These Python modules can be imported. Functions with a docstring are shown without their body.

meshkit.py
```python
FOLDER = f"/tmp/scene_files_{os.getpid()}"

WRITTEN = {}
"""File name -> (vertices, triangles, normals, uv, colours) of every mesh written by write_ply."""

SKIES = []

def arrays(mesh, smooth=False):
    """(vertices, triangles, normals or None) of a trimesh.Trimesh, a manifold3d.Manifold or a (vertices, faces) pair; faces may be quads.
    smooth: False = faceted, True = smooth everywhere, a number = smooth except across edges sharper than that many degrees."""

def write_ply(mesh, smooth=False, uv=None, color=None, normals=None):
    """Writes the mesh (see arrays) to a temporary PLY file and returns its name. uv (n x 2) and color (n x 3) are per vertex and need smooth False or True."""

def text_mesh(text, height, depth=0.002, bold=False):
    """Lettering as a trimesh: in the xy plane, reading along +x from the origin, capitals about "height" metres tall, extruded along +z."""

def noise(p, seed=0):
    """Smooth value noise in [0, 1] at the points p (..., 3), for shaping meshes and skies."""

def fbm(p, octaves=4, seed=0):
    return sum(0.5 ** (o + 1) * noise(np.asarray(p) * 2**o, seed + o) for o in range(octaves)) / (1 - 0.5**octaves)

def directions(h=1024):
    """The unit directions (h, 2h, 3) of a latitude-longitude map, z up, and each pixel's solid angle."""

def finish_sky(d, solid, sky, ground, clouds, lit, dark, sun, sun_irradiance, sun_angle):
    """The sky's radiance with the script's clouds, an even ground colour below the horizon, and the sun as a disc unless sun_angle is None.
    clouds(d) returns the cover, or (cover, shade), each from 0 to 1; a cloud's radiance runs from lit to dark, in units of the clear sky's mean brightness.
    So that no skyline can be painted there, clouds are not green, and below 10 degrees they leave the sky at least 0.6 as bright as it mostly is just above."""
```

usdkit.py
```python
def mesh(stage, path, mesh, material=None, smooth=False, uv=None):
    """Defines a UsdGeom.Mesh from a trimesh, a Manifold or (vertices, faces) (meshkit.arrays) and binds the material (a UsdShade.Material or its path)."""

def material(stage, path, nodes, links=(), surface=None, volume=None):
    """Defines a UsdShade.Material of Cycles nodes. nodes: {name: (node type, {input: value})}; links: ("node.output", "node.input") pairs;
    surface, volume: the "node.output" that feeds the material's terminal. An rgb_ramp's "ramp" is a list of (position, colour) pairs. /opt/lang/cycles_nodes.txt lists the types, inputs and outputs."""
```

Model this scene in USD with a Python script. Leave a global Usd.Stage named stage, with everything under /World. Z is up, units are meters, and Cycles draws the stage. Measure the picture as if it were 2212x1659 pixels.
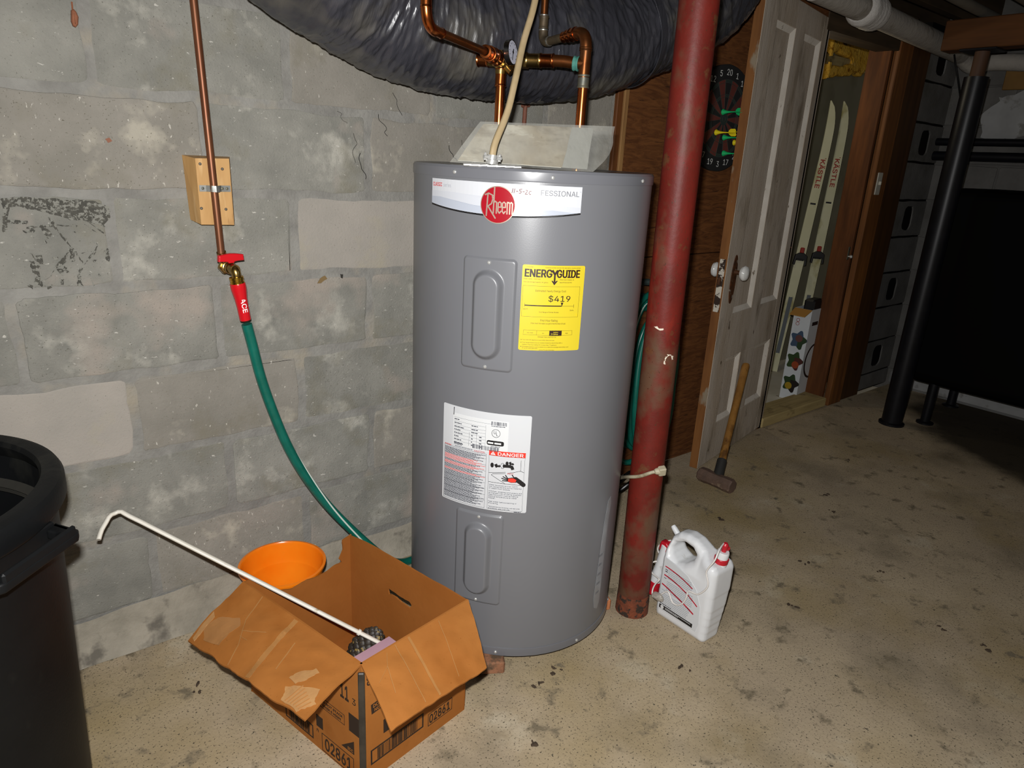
import math, random
import numpy as np, trimesh, usdkit, meshkit
from shapely.geometry import Polygon, Point, LineString, box as sbox
from shapely import affinity
from shapely.ops import unary_union
from pxr import Usd, UsdGeom, UsdLux, UsdShade, Gf, Sdf

stage = Usd.Stage.CreateInMemory()
UsdGeom.SetStageUpAxis(stage, 'Z')
UsdGeom.SetStageMetersPerUnit(stage, 1.0)
UsdGeom.Xform.Define(stage, '/World')
UsdGeom.Scope.Define(stage, '/World/Looks')
PI = math.pi

# ------------------------------------------------------------------ camera, light, exposure
EYE = np.array((0.0000, -1.7291, 1.2355))
CR, CU, CV = np.array((0.781657, -0.621624, 0.050949)), np.array((0.155834, 0.273742, 0.949095)), np.array((0.603927, 0.733927, -0.310842))      # right, up, view
cam = UsdGeom.Camera.Define(stage, '/World/Camera')
cam.CreateHorizontalApertureAttr(36.0)
cam.CreateVerticalApertureAttr(27.0)
cam.CreateFocalLengthAttr(24.3479)
cam.CreateClippingRangeAttr(Gf.Vec2f(0.02, 60))
cam.CreateExposureAttr(0.0)
m = np.eye(4)
m[0, :3], m[1, :3], m[2, :3], m[3, :3] = CR, CU, -CV, EYE
cam.AddTransformOp().Set(Gf.Matrix4d(*m.ravel().tolist()))

# the photograph's only strong light: the camera's own small flash, just above and beside the lens
fl = UsdLux.RectLight.Define(stage, '/World/camera_flash')
fl.CreateWidthAttr(0.030)
fl.CreateHeightAttr(0.014)
fl.CreateIntensityAttr(2.95e4)
fl.CreateColorAttr(Gf.Vec3f(1.0, 0.99, 0.975))
fp = EYE + CU * 0.062 - CR * 0.022 + CV * 0.01
fv = CV * math.cos(math.radians(3)) + CR * math.sin(math.radians(3))
fv = fv / np.linalg.norm(fv)
fr = np.cross(fv, CU); fr /= np.linalg.norm(fr)
fu = np.cross(fr, fv)
m = np.eye(4)
m[0, :3], m[1, :3], m[2, :3], m[3, :3] = fr, fu, -fv, fp
fl.AddTransformOp().Set(Gf.Matrix4d(*m.ravel().tolist()))
# the small lamp burning in the storage room behind the doorway
lamp = UsdLux.SphereLight.Define(stage, '/World/storage_lamp')
lamp.CreateRadiusAttr(0.03)
lamp.CreateIntensityAttr(90.0)
lamp.CreateColorAttr(Gf.Vec3f(1.0, 0.88, 0.66))
lamp.AddTranslateOp().Set(Gf.Vec3d(3.22, 0.36, 1.70))
# faint ambient fill, added to lift the dark parts; no real source behind it
dome = UsdLux.DomeLight.Define(stage, '/World/dim_air')
dome.CreateIntensityAttr(0.03)
dome.CreateColorAttr(Gf.Vec3f(1.0, 0.9, 0.75))

# ------------------------------------------------------------------ helpers
USED = {}
ORG = {'/World': np.zeros(3)}


def numbered(parent, name):
    k = USED.get((parent, name), -1) + 1
    USED[(parent, name)] = k
    return name if k == 0 else '%s_%03d' % (name, k)


def tag(prim, label=None, cat=None, group=None, kind=None):
    for k, v in (('label', label), ('category', cat), ('group', group), ('kind', kind)):
        if v:
            prim.SetCustomDataByKey(k, v)
    return prim


def thing(name, label=None, cat=None, loc=(0, 0, 0), group=None, kind=None):
    path = '/World/' + numbered('/World', name)
    x = UsdGeom.Xform.Define(stage, path)
    x.AddTranslateOp().Set(Gf.Vec3d(*map(float, loc)))
    ORG[path] = np.array(loc, float)
    tag(x.GetPrim(), label, cat, group, kind)
    return path


def obj(name, mesh, mat, parent='/World', smooth=30, label=None, cat=None, group=None, kind=None):
    if isinstance(mesh, (list,)):
        mesh = trimesh.util.concatenate(mesh)
    o = ORG[parent]
    v, f, n = meshkit.arrays(mesh, smooth)
    path = parent + '/' + numbered(parent, name)
    me = usdkit.mesh(stage, path, (v - o, f), mat)
    if n is not None:
        from pxr import Vt
        me.CreateNormalsAttr(Vt.Vec3fArray.FromNumpy(n.astype(np.float32)))
        me.SetNormalsInterpolation('vertex')
    ORG[path] = o
    tag(me.GetPrim(), label, cat, group, kind)
    return path


def dup(src, loc, label, rotz=0, rotx=0, group=None):
    name = src.rsplit('/', 1)[1].split('_0')[0]
    path = '/World/' + numbered('/World', name)
    x = UsdGeom.Xform.Define(stage, path)
    x.GetPrim().GetReferences().AddInternalReference(src)
    x.ClearXformOpOrder()
    x.GetPrim().RemoveProperty('xformOp:translate')
    x = UsdGeom.Xform(x.GetPrim())
    x.AddTranslateOp(opSuffix='place').Set(Gf.Vec3d(*map(float, loc)))
    if rotz:
        x.AddRotateZOp(opSuffix='place').Set(rotz)
    x.GetPrim().SetInstanceable(True)
    tag(x.GetPrim(), label, None, group)
    return path


def S(h):
    h = h.lstrip('#')
    c = np.array([int(h[i:i + 2], 16) / 255 for i in (0, 2, 4)])
    return tuple(np.where(c <= 0.04045, c / 12.92, ((c + 0.055) / 1.055) ** 2.4))


def mat(name, c1, c2=None, scale=8, detail=5, dist=0.0, ramp=(0.35, 0.65), rough=0.6, metal=0.0, bump=0.0, bscale=60, bdetail=3,
        spec=0.5, speck=None, speck_scale=300, speck_at=(0.62, 0.68), stretch=(1, 1, 1), coords='position', vary=0.0, coat=0.0, patches=(), trans=0.0, rough2=None, mask=None):
    """principled; colour runs c1 -> c2 by noise; patches: (colour, scale, lo, hi, stretch) layers of blotches; speck: fine dots."""
    n, l = {}, []
    if coords == 'position':
        n['co'] = ('geometry', {}); src = 'co.position'
    else:
        n['co'] = ('texture_coordinate', {}); src = 'co.object'
    n['p'] = ('principled_bsdf', {'roughness': rough, 'metallic': metal, 'specular_ior_level': spec, 'coat_weight': coat, 'base_color': c1, 'transmission_weight': trans})

    def mapped(key, st):
        if tuple(st) == (1, 1, 1):
            return src
        n[key] = ('mapping', {'scale': st, 'mapping_type': 'point'})
        l.append((src, key + '.vector'))
        return key + '.vector'
    out = None
    if c2 is not None:
        n['nz'] = ('noise_texture', {'scale': scale, 'detail': detail, 'roughness': 0.6, 'distortion': dist})
        l.append((mapped('mp', stretch), 'nz.vector'))
        n['rp'] = ('rgb_ramp', {'ramp': [(0.0, c1), (ramp[0], c1), (ramp[1], c2), (1.0, c2)]})
        l.append(('nz.fac', 'rp.fac'))
        out = 'rp.color'
    layers = list(patches)
    if speck is not None:
        layers.append((speck, speck_scale, speck_at[0], speck_at[1], (1, 1, 1)))
    for i, (pc, ps, lo, hi, st) in enumerate(layers):
        n['pn%d' % i] = ('noise_texture', {'scale': ps, 'detail': 4, 'roughness': 0.62})
        l.append((mapped('pm%d' % i, st), 'pn%d.vector' % i))
        n['pr%d' % i] = ('map_range', {'from_min': lo, 'from_max': hi, 'to_min': 0.0, 'to_max': 1.0, 'clamp': True})
        l.append(('pn%d.fac' % i, 'pr%d.value' % i))
        n['px%d' % i] = ('mix', {'color1': c1, 'color2': pc})
        if out:
            l.append((out, 'px%d.color1' % i))
        l.append(('pr%d.result' % i, 'px%d.fac' % i))
        out = 'px%d.color' % i
    if mask:                                                       # one soft-edged stain: colour, centre, radii, inner, outer
        mc, (cx, cy), (rx, ry), lo, hi = mask
        n['km'] = ('mapping', {'scale': (1 / rx, 1 / ry, 0.0), 'location': (-cx / rx, -cy / ry, 0.0), 'mapping_type': 'point'})
        n['kl'] = ('vector_math', {'math_type': 'length'})
        n['kn'] = ('noise_texture', {'scale': 3.5, 'detail': 5.0})
        n['ka'] = ('math', {'math_type': 'multiply_add', 'value2': 0.5})
        n['kr'] = ('map_range', {'range_type': 'smoothstep', 'from_min': lo + 0.25, 'from_max': hi + 0.25, 'to_min': 0.93, 'to_max': 0.0, 'clamp': True})
        n['kx'] = ('mix', {'color1': c1, 'color2': mc})
        l += [(src, 'km.vector'), ('km.vector', 'kl.vector1'), (src, 'kn.vector'), ('kn.fac', 'ka.value1'), ('kl.value', 'ka.value3'), ('ka.value', 'kr.value'), ('kr.result', 'kx.fac')]
        if out:
            l.append((out, 'kx.color1'))
        out = 'kx.color'
    if vary:
        n['oi'] = ('object_info', {})
        n['vr'] = ('map_range', {'from_min': 0.0, 'from_max': 1.0, 'to_min': 1 - vary, 'to_max': 1 + vary})
        l.append(('oi.random', 'vr.value'))
        n['vm'] = ('mix', {'mix_type': 'multiply', 'fac': 1.0, 'color1': c1})
        if out:
            l.append((out, 'vm.color1'))
        l.append(('vr.result', 'vm.color2'))
        out = 'vm.color'
    if out:
        l.append((out, 'p.base_color'))
    if bump:
        n['bn'] = ('noise_texture', {'scale': bscale, 'detail': bdetail, 'roughness': 0.6})
        l.append((mapped('bm', stretch), 'bn.vector'))
        n['b'] = ('bump', {'strength': 1.0, 'distance': bump})
        l += [('bn.fac', 'b.height'), ('b.normal', 'p.normal')]
    if rough2 is not None:
        n['rn'] = ('noise_texture', {'scale': scale, 'detail': 3})
        l.append((src, 'rn.vector'))
        n['rr'] = ('map_range', {'from_min': 0.35, 'from_max': 0.65, 'to_min': rough, 'to_max': rough2})
        l += [('rn.fac', 'rr.value'), ('rr.result', 'p.roughness')]
    return usdkit.material(stage, '/World/Looks/' + name, n, l, surface='p.BSDF')


# ---- meshes
def T(mesh, M):
    q = mesh.copy(); q.apply_transform(M); return q


def mv(mesh, *d):
    q = mesh.copy(); q.apply_translation(d if len(d) == 3 else d[0]); return q


def fr(o, X, Y, Z=None):
    X = np.array(X, float); X /= np.linalg.norm(X)
    Y = np.array(Y, float); Y = Y - X * (X @ Y); Y /= np.linalg.norm(Y)
    Z = np.cross(X, Y)
    M = np.eye(4); M[:3, 0], M[:3, 1], M[:3, 2], M[:3, 3] = X, Y, Z, o
    return M


def cbox(lo, hi, b=0.003):
    lo, hi = np.array(lo, float), np.array(hi, float)
    b = min(b, (hi - lo).min() * 0.45)
    if b <= 0:
        q = trimesh.creation.box(hi - lo); q.apply_translation((lo + hi) / 2); return q
    P = []
    for a in np.ndindex(2, 2, 2):
        c = np.where(a, hi, lo); s = np.where(a, -1, 1)
        for k in range(3):
            d = s * b; d[k] = 0
            P.append(c + d)
    return trimesh.convex.convex_hull(np.array(P))


def spline(P, n=60, closed=False):
    from scipy.interpolate import CubicSpline
    P = np.array(P, float)
    if closed:
        P = np.vstack([P, P[:1]])
    t = np.r_[0, np.cumsum(np.linalg.norm(np.diff(P, axis=0), axis=1) ** 0.6)]
    return CubicSpline(t, P, bc_type='periodic' if closed else 'natural')(np.linspace(0, t[-1], n))


def rings(P, closed=False):
    P = np.array(P, float)
    t = np.gradient(P, axis=0)
    if closed:
        t = np.roll(P, -1, 0) - np.roll(P, 1, 0)
    t /= np.linalg.norm(t, axis=1, keepdims=True)
    u = np.cross(t[0], [0.13, 0.31, 0.94]); u /= np.linalg.norm(u)
    U = []
    for k in range(len(P)):
        u = u - t[k] * (u @ t[k]); u /= np.linalg.norm(u); U.append(u.copy())
    U = np.array(U)
    return P, t, U, np.cross(t, U)


def sweep(P, prof, cap=True, scale=None):
    """prof: k x 2 outline swept along P."""
    P, t, U, V = rings(P)
    k = len(prof)
    sc = np.ones(len(P)) if scale is None else np.asarray(scale)
    v = (P[:, None] + sc[:, None, None] * (prof[None, :, 0, None] * U[:, None] + prof[None, :, 1, None] * V[:, None])).reshape(-1, 3)
    f = []
    for i in range(len(P) - 1):
        for j in range(k):
            a, b = i * k + j, i * k + (j + 1) % k
            f += [(a, b, b + k), (a, b + k, a + k)]
    if cap:
        v = np.vstack([v, P[0], P[-1]])
        for j in range(k):
            f.append((len(v) - 2, (j + 1) % k, j))
            f.append((len(v) - 1, (len(P) - 1) * k + j, (len(P) - 1) * k + (j + 1) % k))
    return trimesh.Trimesh(v, f, process=False)


def tube(P, r, k=14, cap=True):
    a = np.arange(k) * 2 * PI / k
    prof = np.c_[np.cos(a), np.sin(a)]
    r = np.full(len(P), r) if np.isscalar(r) else np.asarray(r)
    return sweep(P, prof, cap, r)


def seg(a, b, r, k=16, r2=None):
    a, b = np.array(a, float), np.array(b, float)
    return tube([a, a + (b - a) * 0.5, b], [r, (r + (r2 or r)) / 2, r2 or r], k)


def lathe(prof, k=48, M=None):
    """prof: (r, z) points, revolved about z."""
    prof = np.array(prof, float); prof[:, 0] = np.maximum(prof[:, 0], 1e-5)
    a = np.arange(k) * 2 * PI / k
    v = np.stack([prof[:, None, 0] * np.cos(a), prof[:, None, 0] * np.sin(a), np.repeat(prof[:, 1:2], k, 1)], -1).reshape(-1, 3)
    f = []
    for i in range(len(prof) - 1):
        for j in range(k):
            p, q = i * k + j, i * k + (j + 1) % k
            f += [(p, q, q + k), (p, q + k, p + k)]
    m_ = trimesh.Trimesh(v, f, process=False)
    if M is not None:
        m_.apply_transform(M)
    return m_


def along(a, b):
    """4x4 whose z axis runs from a to b, origin a."""
    a, b = np.array(a, float), np.array(b, float)
    z = (b - a) / np.linalg.norm(b - a)
    x = np.cross(z, [0.3, 0.9, 0.31]); x /= np.linalg.norm(x)
    M = np.eye(4); M[:3, 0], M[:3, 1], M[:3, 2], M[:3, 3] = x, np.cross(z, x), z, a
    return M


def ext(poly, h):
    gs = [g for g in getattr(poly, 'geoms', [poly]) if g.area > 1e-10]
    return trimesh.util.concatenate([trimesh.creation.extrude_polygon(g, h, engine='earcut') for g in gs])


def rrect(x0, y0, x1, y1, r=0.005, q=4):
    return sbox(x0 + r, y0 + r, x1 - r, y1 - r).buffer(r, quad_segs=q)


def pillow(poly, depth, rnd, n=4, seglen=0.006):
    """poly extruded 0..depth along z, both rims rounded by rnd."""
    poly = poly.segmentize(seglen)
    loops = [np.array(poly.exterior.coords)[:-1]] + [np.array(i.coords)[:-1] for i in poly.interiors]
    area = lambda q: 0.5 * np.sum(q[:, 0] * np.roll(q[:, 1], -1) - q[:, 1] * np.roll(q[:, 0], -1))
    loops = [q if (area(q) > 0) == (i == 0) else q[::-1] for i, q in enumerate(loops)]
    nrm = []
    for q in loops:
        d = np.roll(q, -1, 0) - np.roll(q, 1, 0); d /= np.linalg.norm(d, axis=1, keepdims=True)
        nrm.append(np.c_[-d[:, 1], d[:, 0]])                       # into the material
    lv = []
    for k in range(n + 1):
        a = k / n * PI / 2
        lv.append((rnd * (1 - math.sin(a)), rnd * (1 - math.cos(a))))
    lv = [(i, z) for i, z in lv] + [(i, depth - z) for i, z in lv[::-1]]
    v, f, base = [], [], 0
    starts = []
    for q, nn in zip(loops, nrm):
        starts.append(base); k = len(q)
        for i, z in lv:
            v.append(np.c_[q + nn * i, np.full(k, z)])
        for li in range(len(lv) - 1):
            for j in range(k):
                a, b = base + li * k + j, base + li * k + (j + 1) % k
                f += [(a, b, b + k), (a, b + k, a + k)]
        base += k * len(lv)
    v = np.vstack(v)
    ends = [q + nn * lv[0][0] for q, nn in zip(loops, nrm)]
    import mapbox_earcut
    vv = np.vstack(ends); ring = np.cumsum([len(e) for e in ends]).astype(np.uint32)
    tri = np.array(mapbox_earcut.triangulate_float64(vv, ring)).reshape(-1, 3)
    idx0 = np.concatenate([np.arange(len(q)) + s for q, s in zip(loops, starts)])
    idx1 = np.concatenate([np.arange(len(q)) + s + len(q) * (len(lv) - 1) for q, s in zip(loops, starts)])
    p, q_, r_ = vv[tri[:, 0]], vv[tri[:, 1]], vv[tri[:, 2]]
    ccw = np.cross(q_ - p, r_ - p) > 0
    tri = np.where(ccw[:, None], tri, tri[:, ::-1])
    f = np.vstack([np.array(f), idx0[tri[:, ::-1]], idx1[tri]])
    return trimesh.Trimesh(v, f, process=False)


TXT = {}


def text(s, h, w=None, t=0.0004, bold=False, center=False):
    key = (s, bold)
    if key not in TXT:
        TXT[key] = meshkit.text_mesh(s, 1.0, depth=1.0, bold=bold)
    q = TXT[key].copy()
    x0, x1 = q.bounds[0][0], q.bounds[1][0]
    q.apply_translation((-x0, 0, 0))
    sx = h if w is None else w / (x1 - x0)
    q.apply_transform(np.diag([sx, h, t, 1]))
    if center:
        q.apply_translation((-(x1 - x0) * sx / 2, 0, 0))
    return q


def bars(n, w, h, seed, t=0.0004):
    """a bar code w wide, h tall."""
    r = random.Random(seed); xs = 0; out = []
    units = [r.choice((1, 1, 1, 2, 3)) for _ in range(2 * n)]
    u = w / sum(units)
    for i, k in enumerate(units):
        if i % 2 == 0:
            out.append(cbox((xs, 0, 0), (xs + k * u, h, t), 0))
        xs += k * u
    return trimesh.util.concatenate(out)


def greek(x0, x1, y, h, seed, t=0.0004, word=(2, 8)):
    """one line of print too small to read: word-long dashes."""
    r = random.Random(seed); x = x0; out = []
    while x < x1 - h:
        k = min(r.randint(*word) * h * 0.62, x1 - x)
        out.append(cbox((x, y, 0), (x + k, y + h, t), 0)); x += k + h * 0.6
    return out


def slab_frame(x0, y0, x1, y1, w, t=0.0004):
    return ext(sbox(x0, y0, x1, y1).difference(sbox(x0 + w, y0 + w, x1 - w, y1 - w)), t)


def sub(mesh, e):
    v, f = trimesh.remesh.subdivide_to_size(mesh.vertices, mesh.faces, e, max_iter=20)
    return trimesh.Trimesh(v, f, process=True)


def jit(poly, amp, seed, step=0.01):
    """outline roughened by amp."""
    q = np.array(poly.segmentize(step).exterior.coords)[:-1]
    r = np.random.default_rng(abs(seed)).normal(0, amp, q.shape)
    r = (r + np.roll(r, 1, 0) + np.roll(r, -1, 0)) / 2
    return Polygon(q + r).buffer(0)

# ------------------------------------------------------------------ materials of the shell
g1, g2 = S('#8f8d82'), S('#a3a095')
M_BLOCK = [
    mat('concrete_grey', S('#7c7b74'), S('#908e86'), scale=9, detail=8, rough=0.93, spec=0.2, bump=0.0016, bscale=200, vary=0.05,
        patches=[(S('#aaa79d'), 7, 0.56, 0.68, (1, 1, 1)), (S('#7c7869'), 5, 0.54, 0.72, (1, 1, 1)), (S('#9d948a'), 3, 0.56, 0.66, (1, 1, 1)), (S('#bdbab1'), 55, 0.645, 0.69, (1, 1, 2.0))], speck=S('#5d5b52'), speck_scale=260, speck_at=(0.62, 0.7)),
    mat('concrete_light', S('#98938b'), S('#a59e95'), scale=5, rough=0.93, spec=0.2, bump=0.0010, bscale=160, vary=0.04,
        patches=[(S('#a39c8c'), 6, 0.55, 0.7, (1, 1, 1))], speck=S('#7d7a70'), speck_scale=260, speck_at=(0.64, 0.72)),
    mat('concrete_tan', S('#848077'), S('#938e85'), scale=8, detail=8, rough=0.93, spec=0.2, bump=0.0012, bscale=140, vary=0.07,
        patches=[(S('#aca698'), 7, 0.56, 0.67, (1, 1, 1)), (S('#7f7a6c'), 5, 0.56, 0.72, (1, 1, 1)), (S('#c2beb3'), 55, 0.645, 0.69, (2.2, 1, 1))], speck=S('#615d50'), speck_scale=260, speck_at=(0.62, 0.7)),
]
M_MORTAR = mat('mortar', S('#7c7a75'), S('#918f89'), scale=14, detail=8, rough=0.95, spec=0.2, bump=0.0026, bscale=120, patches=[(S('#9d9483'), 4, 0.55, 0.7, (1, 1, 1))])
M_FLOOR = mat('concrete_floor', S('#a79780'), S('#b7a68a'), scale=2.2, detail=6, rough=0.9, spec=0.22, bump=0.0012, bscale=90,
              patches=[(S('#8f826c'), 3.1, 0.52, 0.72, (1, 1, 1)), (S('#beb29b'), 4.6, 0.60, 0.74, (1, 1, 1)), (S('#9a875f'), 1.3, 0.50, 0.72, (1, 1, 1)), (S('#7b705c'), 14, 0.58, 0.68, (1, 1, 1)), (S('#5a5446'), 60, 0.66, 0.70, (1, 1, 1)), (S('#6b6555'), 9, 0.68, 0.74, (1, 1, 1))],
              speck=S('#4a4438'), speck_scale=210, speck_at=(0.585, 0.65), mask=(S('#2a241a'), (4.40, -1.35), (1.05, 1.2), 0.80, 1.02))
M_COVE = mat('dusty_mortar', S('#8f897c'), S('#a39c8e'), scale=14, rough=0.95, spec=0.2, bump=0.003, bscale=60, patches=[(S('#6d685f'), 12, 0.56, 0.68, (1, 1, 1))])
M_OIL = mat('oil_soaked_concrete', S('#2c2822'), S('#3a342a'), scale=6, rough=0.8, spec=0.25)
M_PLY = mat('plywood', S('#543119'), S('#6f4524'), scale=13, detail=8, dist=2.2, ramp=(0.38, 0.62), rough=0.7, spec=0.25, stretch=(0.55, 1, 3.2), bump=0.0006, bscale=20,
            patches=[(S('#3c2413'), 22, 0.60, 0.68, (0.5, 1, 5.0))])
M_WOOD_DARK = mat('dark_old_wood', S('#4a2a13'), S('#683d1c'), scale=10, rough=0.7, spec=0.25, stretch=(2.2, 2.2, 0.25), bump=0.0008, bscale=30)
M_WOOD_EDGE = mat('raw_wood_edge', S('#84603a'), S('#9c7648'), scale=14, rough=0.75, spec=0.25, stretch=(3, 3, 0.3))
M_WOOD_SILL = mat('worn_sill_wood', S('#98865a'), S('#b09c6c'), scale=12, rough=0.75, spec=0.25, stretch=(0.3, 3, 3), patches=[(S('#6c5c3a'), 8, 0.58, 0.7, (1, 1, 1))])
M_JOIST = mat('joist_wood', S('#33291d'), S('#463828'), scale=9, rough=0.85, spec=0.2, stretch=(0.3, 2, 2))
M_BEAM = mat('beam_wood', S('#452811'), S('#573416'), scale=9, rough=0.75, spec=0.25, stretch=(2, 0.3, 2))
M_DOOR = mat('old_door_paint', S('#ab9d8c'), S('#bbb0a3'), scale=7, rough=0.6, spec=0.35, stretch=(1.5, 1.5, 0.35), bump=0.0012, bscale=55,
             patches=[(S('#6f6250'), 5, 0.55, 0.75, (1.5, 1.5, 0.5)), (S('#57493a'), 30, 0.68, 0.72, (1, 1, 0.4))], speck=S('#4b4035'), speck_scale=120, speck_at=(0.68, 0.72))
M_DOOR_LIT = mat('door_paint_flash_lit', S('#d0c8bc'), S('#ddd6cc'), scale=12, rough=0.55, spec=0.4, patches=[(S('#7c6f5f'), 40, 0.64, 0.7, (1, 1, 0.5))])  # door paint made paler, so flash light on the slopes sits in the colour
M_DOOR_EDGE = mat('bare_door_edge', S('#69401f'), S('#84562b'), scale=10, rough=0.7, spec=0.3, stretch=(2, 2, 0.3), patches=[(S('#8d7f6b'), 9, 0.6, 0.66, (1, 1, 0.5))])
M_GREENWALL = mat('grey_green_wall', S('#77735f'), S('#807c68'), scale=4, rough=0.85, spec=0.2, patches=[(S('#6a6550'), 5, 0.55, 0.75, (1, 1, 0.6))])
M_WHITEFLOOR = mat('painted_floor', S('#c9c2b0'), S('#d8d2c2'), scale=5, rough=0.7, spec=0.3, patches=[(S('#8d836d'), 18, 0.66, 0.72, (1, 1, 1))])
M_DARK = mat('core_shade_black', S('#12100d'), rough=0.9, spec=0.1)
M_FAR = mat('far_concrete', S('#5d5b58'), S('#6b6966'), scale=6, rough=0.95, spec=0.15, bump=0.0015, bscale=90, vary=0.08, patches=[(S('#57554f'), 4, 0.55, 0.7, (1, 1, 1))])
M_FARWHITE = mat('whitewash', S('#8f8f8e'), S('#9c9c9b'), scale=8, rough=0.9, spec=0.2, patches=[(S('#7d7b77'), 10, 0.56, 0.64, (1, 1, 1))])

# ------------------------------------------------------------------ the setting
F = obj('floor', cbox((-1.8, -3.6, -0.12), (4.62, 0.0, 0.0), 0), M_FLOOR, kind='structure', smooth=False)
obj('floor', cbox((2.6, 0.10, -0.12), (5.4, 0.72, 0.014), 0), M_WHITEFLOOR, kind='structure', smooth=False)

ZL = 1.119
CO = 0.2032


def block_mesh(w, h, d, seed, gap=0.009):
    """one hollow block's visible shell, in x (width), z (height), front at y = 0."""
    pl = jit(rrect(gap, gap, w - gap, h - gap, 0.012, 3), 0.0024, seed, 0.025)
    q = pillow(pl, d, 0.005, n=2, seglen=0.05)
    q.apply_transform(fr((0, d, 0), (1, 0, 0), (0, 0, 1)))             # x, z up, outward -y
    return q


wl = thing('wall_left', kind='structure')
obj('mortar_bed', cbox((-1.8, 0.0018, 0.0), (1.80, 0.2, 2.2), 0), M_MORTAR, wl, smooth=False)
rng = np.random.default_rng(5)
tone = {(5, -1): 1, (4, 1): 0, (4, 0): 0, (3, -1): 0, (6, -1): 0, (7, 0): 2, (4, 2): 1, (5, 0): 2, (6, 1): 2, (5, 1): 0, (3, 1): 1, (3, 2): 0, (4, 3): 0, (1, 0): 0, (2, 0): 0, (2, -1): 2}
SMEAR_BLOCK = None
for c in range(-2, 9):
    z1 = ZL - CO * (c - 3)
    z0 = z1 - CO
    base = 0.279 if c % 2 else 0.4865
    for k in range(-6, 6):
        x0, x1 = base + k * 0.4064, base + (k + 1) * 0.4064
        x0, x1 = max(x0, -1.8), min(x1, 1.80)
        if x1 - x0 < 0.06 or z1 < 0.03:
            continue
        zz = max(z0, -0.06)
        q = block_mesh(x1 - x0, z1 - zz, 0.04, 31 * c + k + 500)
        q.apply_translation((x0, rng.normal(0, 0.0008), zz))
        ti = tone.get((c, k), int(rng.choice([0, 0, 0, 2, 1], p=[.3, .25, .2, .2, .05])))
        b = obj('concrete_block', q, M_BLOCK[ti], wl)
        if (c, k) == (3, -1):
            SMEAR_BLOCK = b
# mortar cove where the wall meets the slab
xs = np.linspace(-1.8, 1.8, 120)
nz = meshkit.fbm(np.c_[xs * 6, xs * 0, xs * 0 + 3], 4, 2) - 0.5
nz2 = meshkit.fbm(np.c_[xs * 4, xs * 0 + 9, xs * 0], 4, 4) - 0.5
prof = [(-0.001, 0.105, 0.05), (-0.008, 0.075, 0.04), (-0.014, 0.035, 0.03), (-0.034, 0.001, 0.0), (0.02, -0.01, 0), (0.02, 0.10, 0.0)]
v = np.array([[(x, y + a * nz[i] * 0.2 - (0.02 * abs(nz2[i]) if j == 3 else 0), z + a * nz2[i]) for j, (y, z, a) in enumerate(prof)] for i, x in enumerate(xs)]).reshape(-1, 3)
f = [t for i in range(len(xs) - 1) for j in range(5) for t in ((i * 6 + j, i * 6 + j + 1, i * 6 + j + 7), (i * 6 + j, i * 6 + j + 7, i * 6 + j + 6))]
obj('mortar_cove', trimesh.Trimesh(v, [t[::-1] for t in f], process=False), M_COVE, wl, smooth=50)

# black paint smeared and spattered over one block
M_SMEAR = mat('black_smear', S('#45443f'), S('#55534c'), scale=60, rough=0.85, spec=0.2, patches=[(S('#83827a'), 170, 0.50, 0.56, (1, 1, 1))])
sm = []


def smear(pts, w, seed):
    P = np.array(pts)[:, [0, 2]]
    if w == 0:
        g = Polygon(P)
    else:
        g = LineString(P).buffer(w, quad_segs=3)
    g = jit(g, 0.0016 if w < 0.004 else 0.0026, seed, 0.006)
    sm.append(g)


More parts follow.
